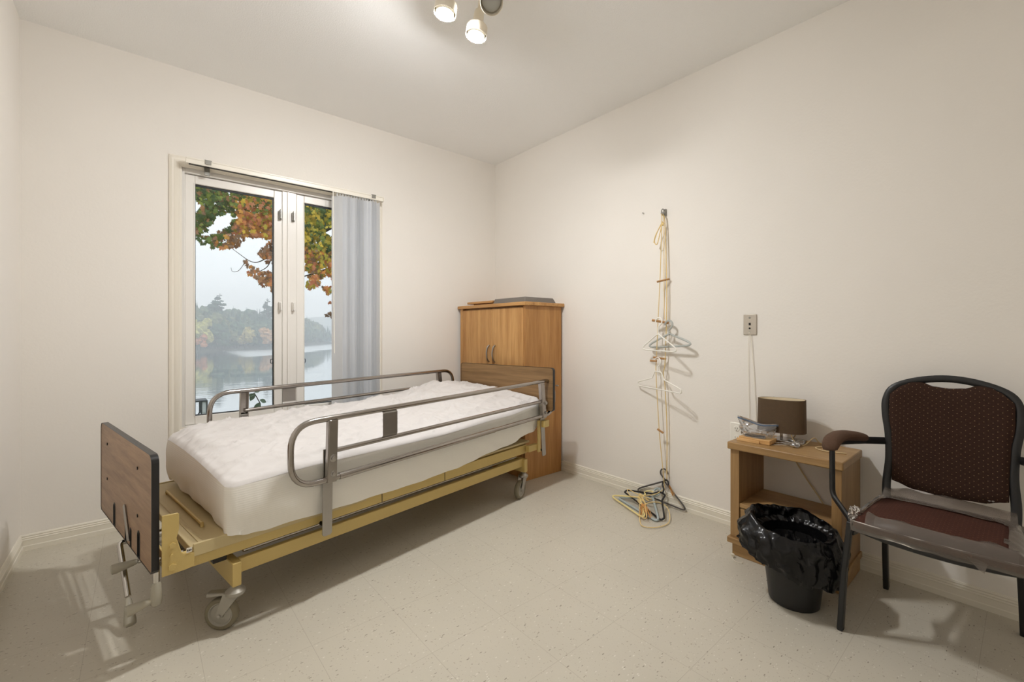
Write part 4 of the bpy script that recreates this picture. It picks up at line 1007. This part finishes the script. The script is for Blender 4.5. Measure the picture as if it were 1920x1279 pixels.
# back pad: outline grid, cushioned
inn = [(.373, .505), (.368, .58), (.372, .68), (.383, .76), (.382, .815), (.362, .858), (.30, .888), (.255, .894)]
def pad_lim(y):
    t = abs(y-YC)/.19
    z1 = lerp([0, .045, .09, .12, .15, .178, .192], [.880, .884, .899, .897, .880, .845, .78], abs(y-YC)); z0 = lerp([0, .1, .17, .192], [.466, .474, .494, .515], abs(y-YC)); return z0, z1
def ymax(z): return lerp([.46, .58, .68, .76, .83, .90], [.160, .160, .164, .174, .174, .160], z)
rows_f, rows_b = [], []
for i in range(29):
    s = -1+2*i/28; rf, rb = [], []
    for j in range(25):
        q = j/24
        yy = s*.176; z0, z1 = pad_lim(YC+yy); z = z0+(z1-z0)*q
        y = YC+s*ymax(z); e = min(1, min(1-abs(s), min(q, 1-q))*9); th = .006+.012*math.sqrt(max(0, 1-(1-e)**2))
        base = xb(z)+.018*(1-s*s)
        rf.append((base-th-.004, y, z)); rb.append((base+th*.6+.006, y, z))
    rows_f.append(rf); rows_b.append(rb)
b = MB(); b.quadgrid(rows_f, flip=True); b.quadgrid(rows_b)
edge = lambda rw: [rw[i][0] for i in range(29)]+[rw[28][j] for j in range(1, 25)]+[rw[i][24] for i in range(27, -1, -1)]+[rw[0][j] for j in range(23, 0, -1)]
b.quadgrid([edge(rows_f), edge(rows_b)], closed_v=True)
part('backrest', b, 'fabric', ch, angle=50)
for (y, z) in ((.062, .500), (.090, .492), (.099, .491)):
    part('tack', MB().lathe([(.004, 0), (.004, .002), (.001, .003)], (xb(z)-.005, y, z), (-1, 0, 0), 8), 'steel', ch)
# seat cushion
def seat_row(off, zlow, top=True):
    pass
sx0, sx1, sy0, sy1 = 1.972, 2.352, YC-.205, YC+.205
def seat_pt(a, c, lift=0.0, grow=0.0):
    """a: 0 front..1 rear, c: 0 right..1 left on the domed top"""
    wid = lerp([0, .5, 1], [1.0, .98, .93], a)
    x = sx0-grow+(sx1-sx0+2*grow)*a-.012*math.sin(PI*c)*(1-a); y = YC+((c-.5)*(sy1-sy0+2*grow))*wid
    e = min(a, 1-a, c, 1-c); ed = 1-min(1, e/.14); dr = .030*(1-math.sqrt(max(0, 1-ed*ed)))
    rx = .0
    return (x, y, .450+.012*math.sin(PI*a)*math.sin(PI*c)-dr-.010*a+lift)
NS = 30
rows = [[seat_pt(i/NS, j/NS) for j in range(NS+1)] for i in range(NS+1)]
bo = lambda rw: [rw[i][0] for i in range(NS+1)]+[rw[NS][j] for j in range(1, NS+1)]+[rw[i][NS] for i in range(NS-1, -1, -1)]+[rw[0][j] for j in range(NS-1, 0, -1)]
b = MB(); b.quadgrid(rows, flip=True); e0 = bo(rows); cen = Vector(((sx0+sx1)/2, YC, 0))
def down(e, z, inn): 
    o = []
    for p in e:
        d = (Vector((p[0], p[1], 0))-cen); d = d.normalized()*inn; o.append((p[0]-d.x, p[1]-d.y, z))
    return o
b.quadgrid([e0, down(e0, .412, -.004), down(e0, .394, .006), down(e0, .392, .06)], closed_v=True)
part('seat', b, 'seatfab', ch, angle=60)
# torn plastic: skirt round the cushion, flap over the rear, a folded-back lip along the front
NC = 40; cov = MB()
rws = [[seat_pt(i/NC, j/NC, .004, .004) for j in range(NC+1)] for i in range(NC+1)]
idx = {}
def keepc(i, j):
    a, c = (i+.5)/NC, (j+.5)/NC
    n = .05*mnoise.noise(Vector((a*6, c*6, 2)))
    if a > .70+n: return True
    if a < .07+.03*mnoise.noise(Vector((c*7, 1, 1))) and c < .86: return True
    if c < .10+n*.6: return True
    return c > .955+n*.3 and a > .2
for i in range(NC):
    for j in range(NC):
        if keepc(i, j):
            q = []
            for (ii, jj) in ((i, j), (i+1, j), (i+1, j+1), (i, j+1)):
                if (ii, jj) not in idx:
                    p = Vector(rws[ii][jj]); p.z += .003*mnoise.noise(p*30); idx[(ii, jj)] = len(cov.v); cov.v.append(tuple(p))
                q.append(idx[(ii, jj)])
            cov.f.append(tuple(q)); cov.tone.append(None)
NS2 = NC
eb = [rws[i][0] for i in range(NC+1)]+[rws[NC][j] for j in range(1, NC+1)]+[rws[i][NC] for i in range(NC-1, -1, -1)]+[rws[0][j] for j in range(NC-1, 0, -1)]
def crump(e, z, out, amp):
    o = []
    for k, p in enumerate(e):
        d = (Vector((p[0], p[1], 0))-cen).normalized(); nn = mnoise.noise(Vector((p[0]*22, p[1]*22, z*30)))
        o.append((p[0]+d.x*(out+amp*nn), p[1]+d.y*(out+amp*nn), z+amp*.8*mnoise.noise(Vector((p[0]*18, p[1]*18, 7)))))
    return o
cov.quadgrid([eb, crump(eb, .424, .006, .004), crump(eb, .406, .007, .005), crump(eb, .388, .002, .006)], closed_v=True)
part('plastic_cover', cov, 'cover', ch, angle=50)
lip = MB(); rows = []
for k in range(31):
    c = .05+.86*k/30; p0 = Vector(seat_pt(.0, c, .004, .004)); n = mnoise.noise(Vector((c*8, 3, 3)))
    rows.append([p0+Vector((-.004, 0, -.006)), p0+Vector((.004, 0, .010+.004*n)), p0+Vector((.026, 0, .028+.006*n)), p0+Vector((.048+.012*n, 0, .026+.005*n))])
lip.quadgrid(rows); part('torn_flap', lip, 'cover', ch, angle=60)
rm = MB(); rows = []
for k in range(33):
    c = .03+.94*k/32; p0 = Vector(seat_pt(.84, c, .004)); p1 = Vector(seat_pt(.99, c, .006)); n = mnoise.noise(Vector((c*7, 8, 1)))
    rows.append([p0, p0+Vector((.018, 0, .012+.004*n)), p1+Vector((-.010, 0, .050+.010*n-.018*abs(c-.5))), p1+Vector((.012, 0, .046+.008*n-.016*abs(c-.5))), p1+Vector((.020, 0, .010)), p1+Vector((.018, 0, -.022))])
rm.quadgrid(rows); part('rear_cover_fold', rm, 'cover', ch, angle=60)
tf = MB(); tf.poly([(1.962, .115, .410), (1.960, .085, .400), (1.955, .092, .372)]); tf.poly([(1.962, .135, .412), (1.962, .115, .410), (1.955, .092, .372), (1.957, .104, .378)])
part('torn_tail', tf, 'cover', ch)
tk = MB(); tk.quadgrid(blob((2.010, .420, .436), .022, 8, .55, 26, 18, sc_=(1.2, .9, 1.1), fr=3), closed_v=True); part('bunched_plastic', tk, 'cover', ch, angle=60)

# ------------------------------------------------------------------ ceiling light
cf = root('ceiling_light', 'cream ceiling spotlight cluster with two bulbs lit and one dark', 'ceiling light', (1.175, 1.60, H))
part('canopy', MB().lathe([(.075, 0), (.076, -.012), (.062, -.028), (.020, -.034), (.001, -.035)], (1.175, 1.60, H), (0, 0, 1), 36), 'fixture', cf)
def spot(pivot, tip_dir, lit, big=.047):
    pv = Vector(pivot); d = Vector(tip_dir).normalized()
    st = MB().tube(smooth_path([(1.175+(pv.x-1.175)*.5, 1.60+(pv.y-1.60)*.5, H-.018), (pv.x, pv.y, H-.026), tuple(pv)], 5), .007, 10)
    hd = MB().lathe([(.010, -.012), (.020, -.006), (.024, .004), (.025, .050), (.031, .056), (.047, .072), (.0495, .076), (.0505, .1180), (.0485, .1190), (.0465, .080), (.029, .062), (.001, .060)], pv, d, 28)
    h_ = root('spot_head', loc=tuple(pv)); h_.parent = cf; h_.location = Vector(pv)-Vector(cf.location)
    part('stem', st, 'fixture', h_)
    part('housing', hd, 'fixture', h_, angle=30)
    if lit: part('bulb', MB().lathe([(.026, .066), (.040, .084), (.0415, .096), (.0412, .110), (.0385, .121)], pv, d, 28), 'whiteplastic', part('lamp_face', MB().lathe([(.0385, .121), (.035, .127), (.026, .1325), (.013, .1350), (.001, .1355)], pv, d, 28), 'bulb', h_).parent)
    else: part('bulb', MB().lathe([(.028, .064), (.041, .080), (.041, .088), (.034, .091), (.018, .0925), (.001, .093)], pv, d, 28), 'bulboff', h_)
spot((1.058, 1.690, 2.644), (-.14, .04, -1), True)
spot((1.230, 1.692, 2.620), (-.14, .04, -1), True)
spot((1.212, 1.582, 2.622), (-.42, -.62, -.80), False)

# ------------------------------------------------------------------ outdoors
ZW = -5.5
def ground_z(y): return lerp([3.4, 5.0, 9.0, 16.0, 26.0, 40.0], [-.55, -.65, -1.6, -3.6, -5.2, -6.4], y)
mb = MB(); mb.quadgrid([[(-30+3*i, y, ground_z(y)+.08*mnoise.noise(Vector((i*.7, y*.3, 0)))) for i in range(28)] for y in (3.45, 4, 5, 6, 7.5, 9, 11, 13, 16, 19, 22, 26, 32, 40)], flip=True)
struct('lawn', mb, 'grass', angle=60)
mb = MB(); mb.quadgrid([[(x, y, ZW) for x in (-600, 0, 300, 900)] for y in (22, 120, 300, 900)], flip=True)
struct('lake', mb, 'water')
# far shore: bank line as seen over the water
SH = [(-260, 120), (-120, 146), (-40, 160), (13.1, 168), (24.4, 173), (37.4, 179), (52.6, 203), (64.6, 216), (77, 234), (84, 262), (86, 300)]
mb = MB(); rows = []
for (d, z) in ((-.5, ZW-.5), (1.0, ZW+.5), (8, ZW+1.6), (30, ZW+4), (70, ZW+7)):
    rows.append([(x-d*.1 if i < len(SH)-3 else x-d*.5, y+d, z) for i, (x, y) in enumerate(SH)])
mb.quadgrid(rows, flip=True); struct('far_bank', mb, 'shorerock', angle=60)
def conifer(mb, x, y, z, h, tone, r):
    n = 9; k = rnd.randint(8, 11); lean = rnd.uniform(-.02, .02)
    mb.tube([(x, y, z), (x+lean*h, y, z+h*.95)], [h*.012, h*.003], 5, tone=(.10, .085, .07))
    for i in range(k):
        t = i/(k-1); zz = z+h*(.12+.80*t); rr_ = (h*.19*(1-t)**.85+.12)*r*rnd.uniform(.75, 1.2)
        n2 = 11; rows = []
        top = zz+h*.15*(1-t*.35)
        ring_ = []
        for q in range(n2):
            a = 2*PI*q/n2+rnd.uniform(-.2, .2); f = rr_*rnd.uniform(.55, 1.25)
            ring_.append((x+lean*h*t+f*math.cos(a), y+f*math.sin(a), zz-h*.03*rnd.uniform(.2, 1.6)))
        o = len(mb.v); mb.v += ring_+[(x+lean*h*t, y, top)]
        for q in range(n2):
            v = rnd.uniform(.7, 1.3)
            mb.f.append((o+q, o+(q+1) % n2, o+n2)); mb.tone.append(tuple(c*v for c in tone))
def leafy(mb, x, y, z, h, tone, wd=.38):
    mb.tube([(x, y, z), (x, y, z+h*.4)], h*.02, 5, tone=(.12, .10, .08))
    for q in range(9):
        a = rnd.uniform(0, 2*PI); f = h*wd*rnd.uniform(.1, .62); c = (x+f*math.cos(a), y+f*math.sin(a), z+h*rnd.uniform(.35, .82)); r_ = h*rnd.uniform(.13, .22)
        rows = blob(c, r_, rnd.uniform(0, 99), .75, 10, 7, fr=4)
        o0 = len(mb.f); mb.quadgrid(rows, closed_v=True, tone=tone)
        for i in range(o0, len(mb.f)):
            v = rnd.uniform(.65, 1.35); mb.tone[i] = tuple(cc*v for cc in tone)
G1, G2, G3 = srgb(58, 80, 66), srgb(70, 90, 70), srgb(84, 98, 72)
def bank_point(t):
    i = min(int(t), len(SH)-2); f = t-i
    return (SH[i][0]*(1-f)+SH[i+1][0]*f, SH[i][1]*(1-f)+SH[i+1][1]*f)
forest = MB()
def canopy(x, y):
    """height of the tree line above the water, lower towards the point on the right"""
    return lerp([-200, -40, 10, 20, 30, 45, 52, 62, 70, 80], [20, 20, 18.5, 17.2, 16.2, 15.4, 15.0, 14.0, 12.0, 5.5], x)
for rowi, (d, n, sc_) in enumerate(((2, 120, .62), (6, 120, .78), (13, 110, .92), (22, 100, 1.0))):
    for k in range(n):
        t = (len(SH)-2.2)*(k+rnd.random())/n; bxp, byp = bank_point(t)
        # dense where the window looks out, looser far to the side
        if bxp < -60 and rnd.random() < .5: continue
        x = bxp+rnd.uniform(-2, 2); y = byp+d+rnd.uniform(-1.5, 1.5); z = ZW+.4+d*.14
        if any(math.hypot(x-a_, y-b_) < c_ for a_, b_, c_ in ((21, 180, 2.6), (37, 187, 2.6), (13.6, 167, 4), (14.2, 164.5, 3), (33.6, 175, 3.4), (27.2, 172.5, 3))): continue
        h = (canopy(bxp, byp)*sc_*rnd.uniform(.74, 1.06))-d*.14
        if rnd.random() < .62: conifer(forest, x, y, z, h, rnd.choice((G1, G1, G2)), 1.0)
        else: leafy(forest, x, y, z, h*.85, rnd.choice((G2, G3, G3, srgb(104, 108, 74))))
t_ = part('forest', forest, 'needle', None, smooth=False, loc=(30, 180, ZW)); tag(t_, 'dense mixed green forest on the far shore of the lake', 'forest', kind='stuff')
def pine(mb, x, y, z, h, tone, r=1.0):
    mb.tube([(x, y, z), (x, y, z+h*.98)], [h*.012, h*.003], 5, tone=(.10, .085, .07))
    n = 26
    for q in range(n):
        t = q/(n-1); rr_ = h*.135*r*(1-t)**.7*rnd.uniform(.5, 1.25)+h*.012; a = rnd.uniform(0, 2*PI)
        c = (x+rr_*.75*math.cos(a), y+rr_*.75*math.sin(a), z+h*(.34+.64*t)+rnd.uniform(-.2, .2))
        o0 = len(mb.f); mb.quadgrid(blob(c, rr_*.75, rnd.uniform(0, 99), .8, 10, 7, sc_=(1, 1, .45), fr=4), closed_v=True, tone=tone)
        for i in range(o0, len(mb.f)):
            v = rnd.uniform(.65, 1.3); mb.tone[i] = tuple(cc*v for cc in tone)
def solo(name, label, fn, x, y, h, tone, grp=None, **kw):
    mb = MB(); fn(mb, x, y, ZW+.5, h, tone, **kw); o = part(name, mb, 'needle', None, smooth=False, loc=(x, y, ZW+.5)); tag(o, label, 'tree', grp)
solo('pine_tree', 'tall pine rising above the far forest in the left window pane, nearer its left edge', pine, 21.0, 180, 19.2, G1, r=1.3)
solo('pine_tree', 'tall pine rising above the far forest just left of the window post', pine, 37.0, 187, 18.6, G1, r=1.3)
solo('yellow_tree', 'yellow-green tree on the far shore at the left edge of the window', leafy, 13.6, 167.0, 10.5, srgb(164, 158, 92))
solo('orange_tree', 'low orange tree on the far waterline at the left edge of the window', leafy, 14.2, 164.5, 5.2, srgb(176, 116, 78))
solo('autumn_tree', 'orange and yellow tree on the far shore left of the window post', leafy, 33.6, 175.0, 8.0, srgb(178, 136, 92))
solo('yellow_bush', 'small yellowish tree low in the middle of the far forest', leafy, 27.2, 172.5, 7.6, srgb(156, 142, 86))
hz = MB(); hz.quadgrid([[(x, y, ZW+z) for x, y, z in ((40, 430+d, zz), (90, 420+d, zz*1.1), (130, 430+d, zz*.9), (200, 460+d, zz*1.2), (320, 480+d, zz))] for d, zz in ((0, 0), (4, 12), (30, 20), (90, 22))], flip=True)
struct('far_hill', hz, plain('far_wooded_hill', srgb(78, 92, 78), .95, var=.4, vscale=.2))
# maple overhanging the window
LEAF = [(0, -.50), (.05, -.18), (.40, -.30), (.34, -.10), (.62, .08), (.42, .14), (.46, .34), (.20, .22), (.16, .36), (.0, .62), (-.16, .36), (-.20, .22), (-.46, .34), (-.42, .14), (-.62, .08), (-.34, -.10), (-.40, -.30), (-.05, -.18)]
mp = root('maple_tree', 'autumn maple with orange and green leaves hanging outside the window', 'tree', (3.4, 7.4, ground_z(7.4)))
tone_o = [srgb(210, 146, 76), srgb(202, 134, 84), srgb(190, 122, 88), srgb(218, 164, 84), srgb(198, 140, 104)]
tone_y = [srgb(212, 184, 70), srgb(198, 180, 74), srgb(182, 172, 70)]
tone_g = [srgb(104, 124, 60), srgb(86, 108, 58), srgb(128, 140, 62), srgb(74, 96, 60)]
tone_b = [srgb(158, 118, 90), srgb(140, 112, 88), srgb(170, 126, 88)]
def low_edge(X):
    return lerp([.0, .54, .75, .99, 1.10, 1.18, 1.37, 1.45, 1.62, 1.79, 2.02, 2.29, 2.9, 3.6], [2.15, 2.25, 2.20, 2.24, 2.05, 1.86, 1.72, 1.66, 1.80, 1.84, 1.70, 1.52, 1.50, 1.6], X)
def dense_edge(X):
    return lerp([.0, .54, .75, .99, 1.24, 1.45, 1.70, 2.02, 2.20, 2.4, 3.6], [2.30, 2.38, 2.42, 2.44, 2.40, 2.42, 2.08, 1.98, 2.10, 2.0, 1.9], X)
leaves = MB()
def leaf(c, s, tone, down=.4):
    n = Vector((rnd.uniform(-.7, .7), -1+rnd.uniform(-.5, .7), rnd.uniform(-.5, .6))).normalized()
    up = Vector((rnd.uniform(-1, 1), rnd.uniform(-.4, .4), rnd.uniform(-1, .4))).normalized(); x = up.cross(n).normalized(); up = n.cross(x)
    o = len(leaves.v); v = rnd.uniform(.95, 1.3); tn = tuple(min(.95, q*v) for q in tone)
    leaves.v.append(tuple(Vector(c)))
    for (a, b_) in LEAF:
        leaves.v.append(tuple(Vector(c)+x*(a*s)+up*(b_*s)-n*(.18*s*abs(a))))
    k = len(LEAF)
    for i in range(k): leaves.f.append((o, o+1+i, o+1+(i+1) % k)); leaves.tone.append(tn)
def tone_at(X, Z):
    r = rnd.random(); g = mnoise.noise(Vector((X*1.8, Z*2.2, 3.3)))
    if X < 1.0 and Z > 2.2+.55*(X-.5)+g*.2: return rnd.choice(tone_g if r < .74 else tone_b)
    if X < .85: return rnd.choice(tone_g if r < .45 else tone_b+tone_o[:2])
    if Z < dense_edge(X)-.02 and X < 1.5: return rnd.choice(tone_b if r < .7 else tone_o)
    if X > 1.7 and Z > 2.42+g*.25: return rnd.choice(tone_g if r < .5 else tone_y)
    if X > 1.7: return rnd.choice(tone_o if r < .42 else tone_y if r < .78 else tone_g if r < .86 else tone_b)
    if Z > 2.75: return rnd.choice(tone_g if r < .35 else tone_y+tone_o)
    return rnd.choice(tone_o if r < .76 else tone_y if r < .86 else tone_b)
cnt = 0
while cnt < 12500:
    X, Z = (rnd.uniform(.2, 2.9), rnd.uniform(1.5, 3.2)) if rnd.random() < .8 else (rnd.uniform(-.5, 3.8), rnd.uniform(1.5, 4.4)); y = 7.0+rnd.uniform(-.8, .9)
    de, le = dense_edge(X), low_edge(X)
    gap = mnoise.noise(Vector((X*3.1, Z*3.6, 8.0)))
    if Z > de: ok = gap > (-.42 if X > .95 else -.12)
    elif Z > le: ok = gap > -.02 and rnd.random() < .5
    else: ok = False
    if not ok: continue
    k = y/7.0
    leaf((X*k, y, 1.109+(Z-1.109)*k), rnd.uniform(.042, .074), tone_at(X, Z)); cnt += 1
for (X, Z) in ((2.26, 1.36), (2.30, 1.33), (2.20, 1.34), (2.28, 1.30), (2.24, 1.38), (2.34, 1.38), (2.36, 1.32)): leaf((X, 7.0, Z), .08, tone_b[1])
fo = part('foliage', leaves, 'leaf', mp, smooth=False)
def limb(name, pts, r0, r1):
    p = smooth_path(pts, 6); n = len(p); part(name, MB().tube(p, [r0+(r1-r0)*i/(n-1) for i in range(n)], 8), 'bark', mp)
limb('trunk', [(3.4, 7.4, ground_z(7.4)), (3.45, 7.4, 1.2), (3.4, 7.35, 2.8), (3.5, 7.4, 5.2)], .17, .10)
limb('branch', [(3.4, 7.35, 2.7), (2.75, 7.1, 3.05), (2.25, 7.0, 2.70), (1.95, 6.95, 2.48), (1.55, 6.9, 2.25)], .05, .008)
limb('branch', [(3.45, 7.4, 3.4), (2.4, 7.2, 3.5), (1.5, 7.1, 3.25), (.8, 7.0, 2.95), (.3, 7.0, 2.7)], .05, .008)
limb('branch', [(3.42, 7.3, 2.2), (2.7, 7.1, 2.30), (2.3, 7.0, 2.10), (1.95, 6.95, 1.95), (1.72, 6.9, 1.86)], .03, .004)
limb('branch', [(1.55, 6.9, 2.3), (1.35, 6.9, 2.12), (1.18, 6.9, 2.05), (.95, 6.9, 2.2)], .010, .003)
limb('branch', [(1.5, 7.1, 2.6), (1.42, 7.0, 2.1), (1.30, 7.0, 1.95), (1.2, 7.0, 1.93)], .008, .003)
limb('twig', [(1.10, 6.9, 2.05), (1.02, 6.9, 1.92), (.95, 6.9, 1.90), (.93, 6.9, 1.95)], .004, .002)
# young plant and garden frame close to the window, shrub tops
sp2 = root('sapling', 'young leafy plant growing just outside the window below the far lake', 'plant', (1.0, 5.5, ground_z(5.5)))
stem = smooth_path([(1.045, 5.5, ground_z(5.5)), (1.04, 5.5, 0.0), (1.02, 5.5, .27), (.99, 5.5, .36), (.955, 5.5, .43)], 5)
part('stem', MB().tube(stem, .005, 6), 'bark', sp2)
def big_leaf(c, d, s, nrm=(.2, -1, .4)):
    d = Vector(d).normalized(); n = Vector(nrm).normalized(); x = d.cross(n).normalized(); mb = MB(); rows = []
    for i in range(7):
        t = i/6; w_ = .30*math.sin(PI*t)**.8+.01; rows.append([Vector(c)+d*(s*t)+x*(s*w_*q)+n*(s*.10*abs(q)-s*.25*t*t) for q in (-1, 0, 1)])
    mb.quadgrid(rows); part('leaf', mb, plant_mat, sp2, angle=60)
plant_mat = plain('young_plant_leaf', srgb(74, 94, 72), .5)
for (c, d, s) in (((.955, 5.5, .425), (-.3, 0, -.8), .085), ((.96, 5.5, .43), (.9, 0, .55), .07), ((.96, 5.5, .41), (-.9, 0, -.1), .06), ((1.01, 5.5, .345), (.9, 0, -.4), .075), ((1.015, 5.5, .315), (-.55, 0, -.8), .095), ((1.03, 5.5, .245), (.9, 0, -.3), .085), ((1.03, 5.5, .21), (-.6, 0, .2), .07), ((1.035, 5.5, .17), (-.3, 0, .7), .06), ((1.035, 5.5, .14), (.8, 0, .3), .07)): big_leaf(c, d, s)
gf = root('garden_frame', 'pale flared garden stand with dark bars at the left corner of the window', 'garden stand', (.80, 9.0, ground_z(9)))
gz = ground_z(9.0)
b = MB(); b.tube(fillet([(.72, 9.0, gz), (.70, 9, -.42), (.79, 9.0, -.30), (.79, 9.0, -.07)], .05, 5), .012, 8); b.tube(fillet([(.93, 9.0, gz), (.92, 9, -.42), (.870, 9.0, -.28), (.868, 9.0, -.07)], .05, 5), .012, 8)
b.tube(fillet([(.72, 9.25, gz), (.70, 9.25, -.42), (.79, 9.25, -.30), (.79, 9.25, -.07)], .05, 5), .012, 8); b.tube(fillet([(.93, 9.25, gz), (.92, 9.25, -.42), (.870, 9.25, -.28), (.868, 9.25, -.07)], .05, 5), .012, 8)
part('bars', b, 'darkpaint', gf)
part('panel', MB().hexa([(.71, 9.03, -.44), (.915, 9.03, -.44), (.915, 9.05, -.44), (.71, 9.05, -.44), (.80, 9.03, -.28), (.862, 9.03, -.28), (.862, 9.05, -.28), (.80, 9.05, -.28)]), 'palepaint', gf)
part('post', MB().box(.80, .862, 9.02, 9.06, -.28, -.09), 'palepaint', gf, bevel=.004)
part('top_bar', MB().box(.68, .875, 8.98, 9.27, -.085, -.06), 'darkpaint', gf, bevel=.004)
part('base_shelf', MB().box(.70, .93, 8.98, 9.27, -.47, -.44), 'palepaint', gf, bevel=.004)
bush_tone = [srgb(150, 164, 140), srgb(120, 138, 110), srgb(186, 192, 170), srgb(92, 112, 88)]
for i, (x, y, lab) in enumerate(((2.02, 8.6, 'low pale shrub on the bank below the right window pane'), (3.12, 8.9, 'low pale shrub on the bank behind the stacked blind vanes'), (.98, 8.2, 'low pale shrub on the bank below the left window pane'))):
    leaves = MB(); gz = ground_z(y)
    for k in range(420):
        a = rnd.uniform(0, 2*PI); r_ = .42*math.sqrt(rnd.random()); hh = (.62+.12*rnd.random())*math.sqrt(max(0, 1-(r_/.5)**2))
        leaf((x+r_*math.cos(a), y+r_*math.sin(a), gz+.1+hh*rnd.random()**.5), rnd.uniform(.05, .08), rnd.choice(bush_tone))
    tag(part('shrub', leaves, 'leaf', None, smooth=False, loc=(x, y, gz)), lab, 'shrub', 'shrubs on the bank')
# mist over the lake
hm, hnt, hout = new_mat('lake_mist')
vs_ = nd(hnt, 'ShaderNodeVolumeScatter'); vs_.inputs['Color'].default_value = (.93, .96, 1, 1); vs_.inputs['Density'].default_value = .0042; vs_.inputs['Anisotropy'].default_value = .1
lk(hnt, vs_.outputs[0], hout.inputs['Volume'])
mist = part('mist', MB().box(-420, 520, 45, 620, ZW+.05, 40), hm, None, smooth=False, loc=(30, 250, 0)); tag(mist, 'pale mist lying over the lake and far shore', 'mist', kind='stuff')

# ------------------------------------------------------------------ light
wd = bpy.data.worlds.new('overcast'); sc.world = wd; wd.use_nodes = True
nt = wd.node_tree; bg = nt.nodes['Background']
tc = nt.nodes.new('ShaderNodeTexCoord'); nz = nt.nodes.new('ShaderNodeTexNoise'); nz.inputs['Scale'].default_value = 1.4; nz.inputs['Detail'].default_value = 4
cr = nt.nodes.new('ShaderNodeValToRGB'); cr.color_ramp.elements[0].color = (.80, .86, .95, 1); cr.color_ramp.elements[1].color = (.93, .955, .99, 1)
cr.color_ramp.elements[0].position = .3; cr.color_ramp.elements[1].position = .7
nt.links.new(tc.outputs['Generated'], nz.inputs['Vector']); nt.links.new(nz.outputs['Fac'], cr.inputs[0]); nt.links.new(cr.outputs[0], bg.inputs[0])
bg.inputs[1].default_value = 1.32
sl = bpy.data.lights.new('daylight', 'SUN'); sl.energy = 1.5; sl.angle = R(60); so = bpy.data.objects.new('daylight', sl); COL.objects.link(so)
so.rotation_euler = (R(52), 0, R(12)); so.location = (0, -5, 12)

# ------------------------------------------------------------------ camera
cam = bpy.data.cameras.new('camera'); co = bpy.data.objects.new('camera', cam); COL.objects.link(co)
co.location = (0, 0, 1.1091); co.rotation_euler = (R(90), 0, -.7026)
cam.sensor_fit = 'HORIZONTAL'; cam.sensor_width = 36; cam.lens = 824.63/1920*36; cam.shift_y = -(639.5-620.1)/1920
cam.clip_start = .02; cam.clip_end = 2000
sc.camera = co
sc.view_settings.view_transform = 'Standard'; sc.view_settings.look = 'None'; sc.view_settings.gamma = 1; sc.view_settings.use_curve_mapping = False
sc.view_settings.exposure = 0.0
try:
    sc.cycles.max_bounces = 14; sc.cycles.diffuse_bounces = 8; sc.cycles.transparent_max_bounces = 24; sc.cycles.volume_bounces = 1
    sc.cycles.sample_clamp_indirect = 6.0; sc.cycles.use_denoising = True
    sc.cycles.caustics_reflective = False; sc.cycles.caustics_refractive = False
except Exception: pass
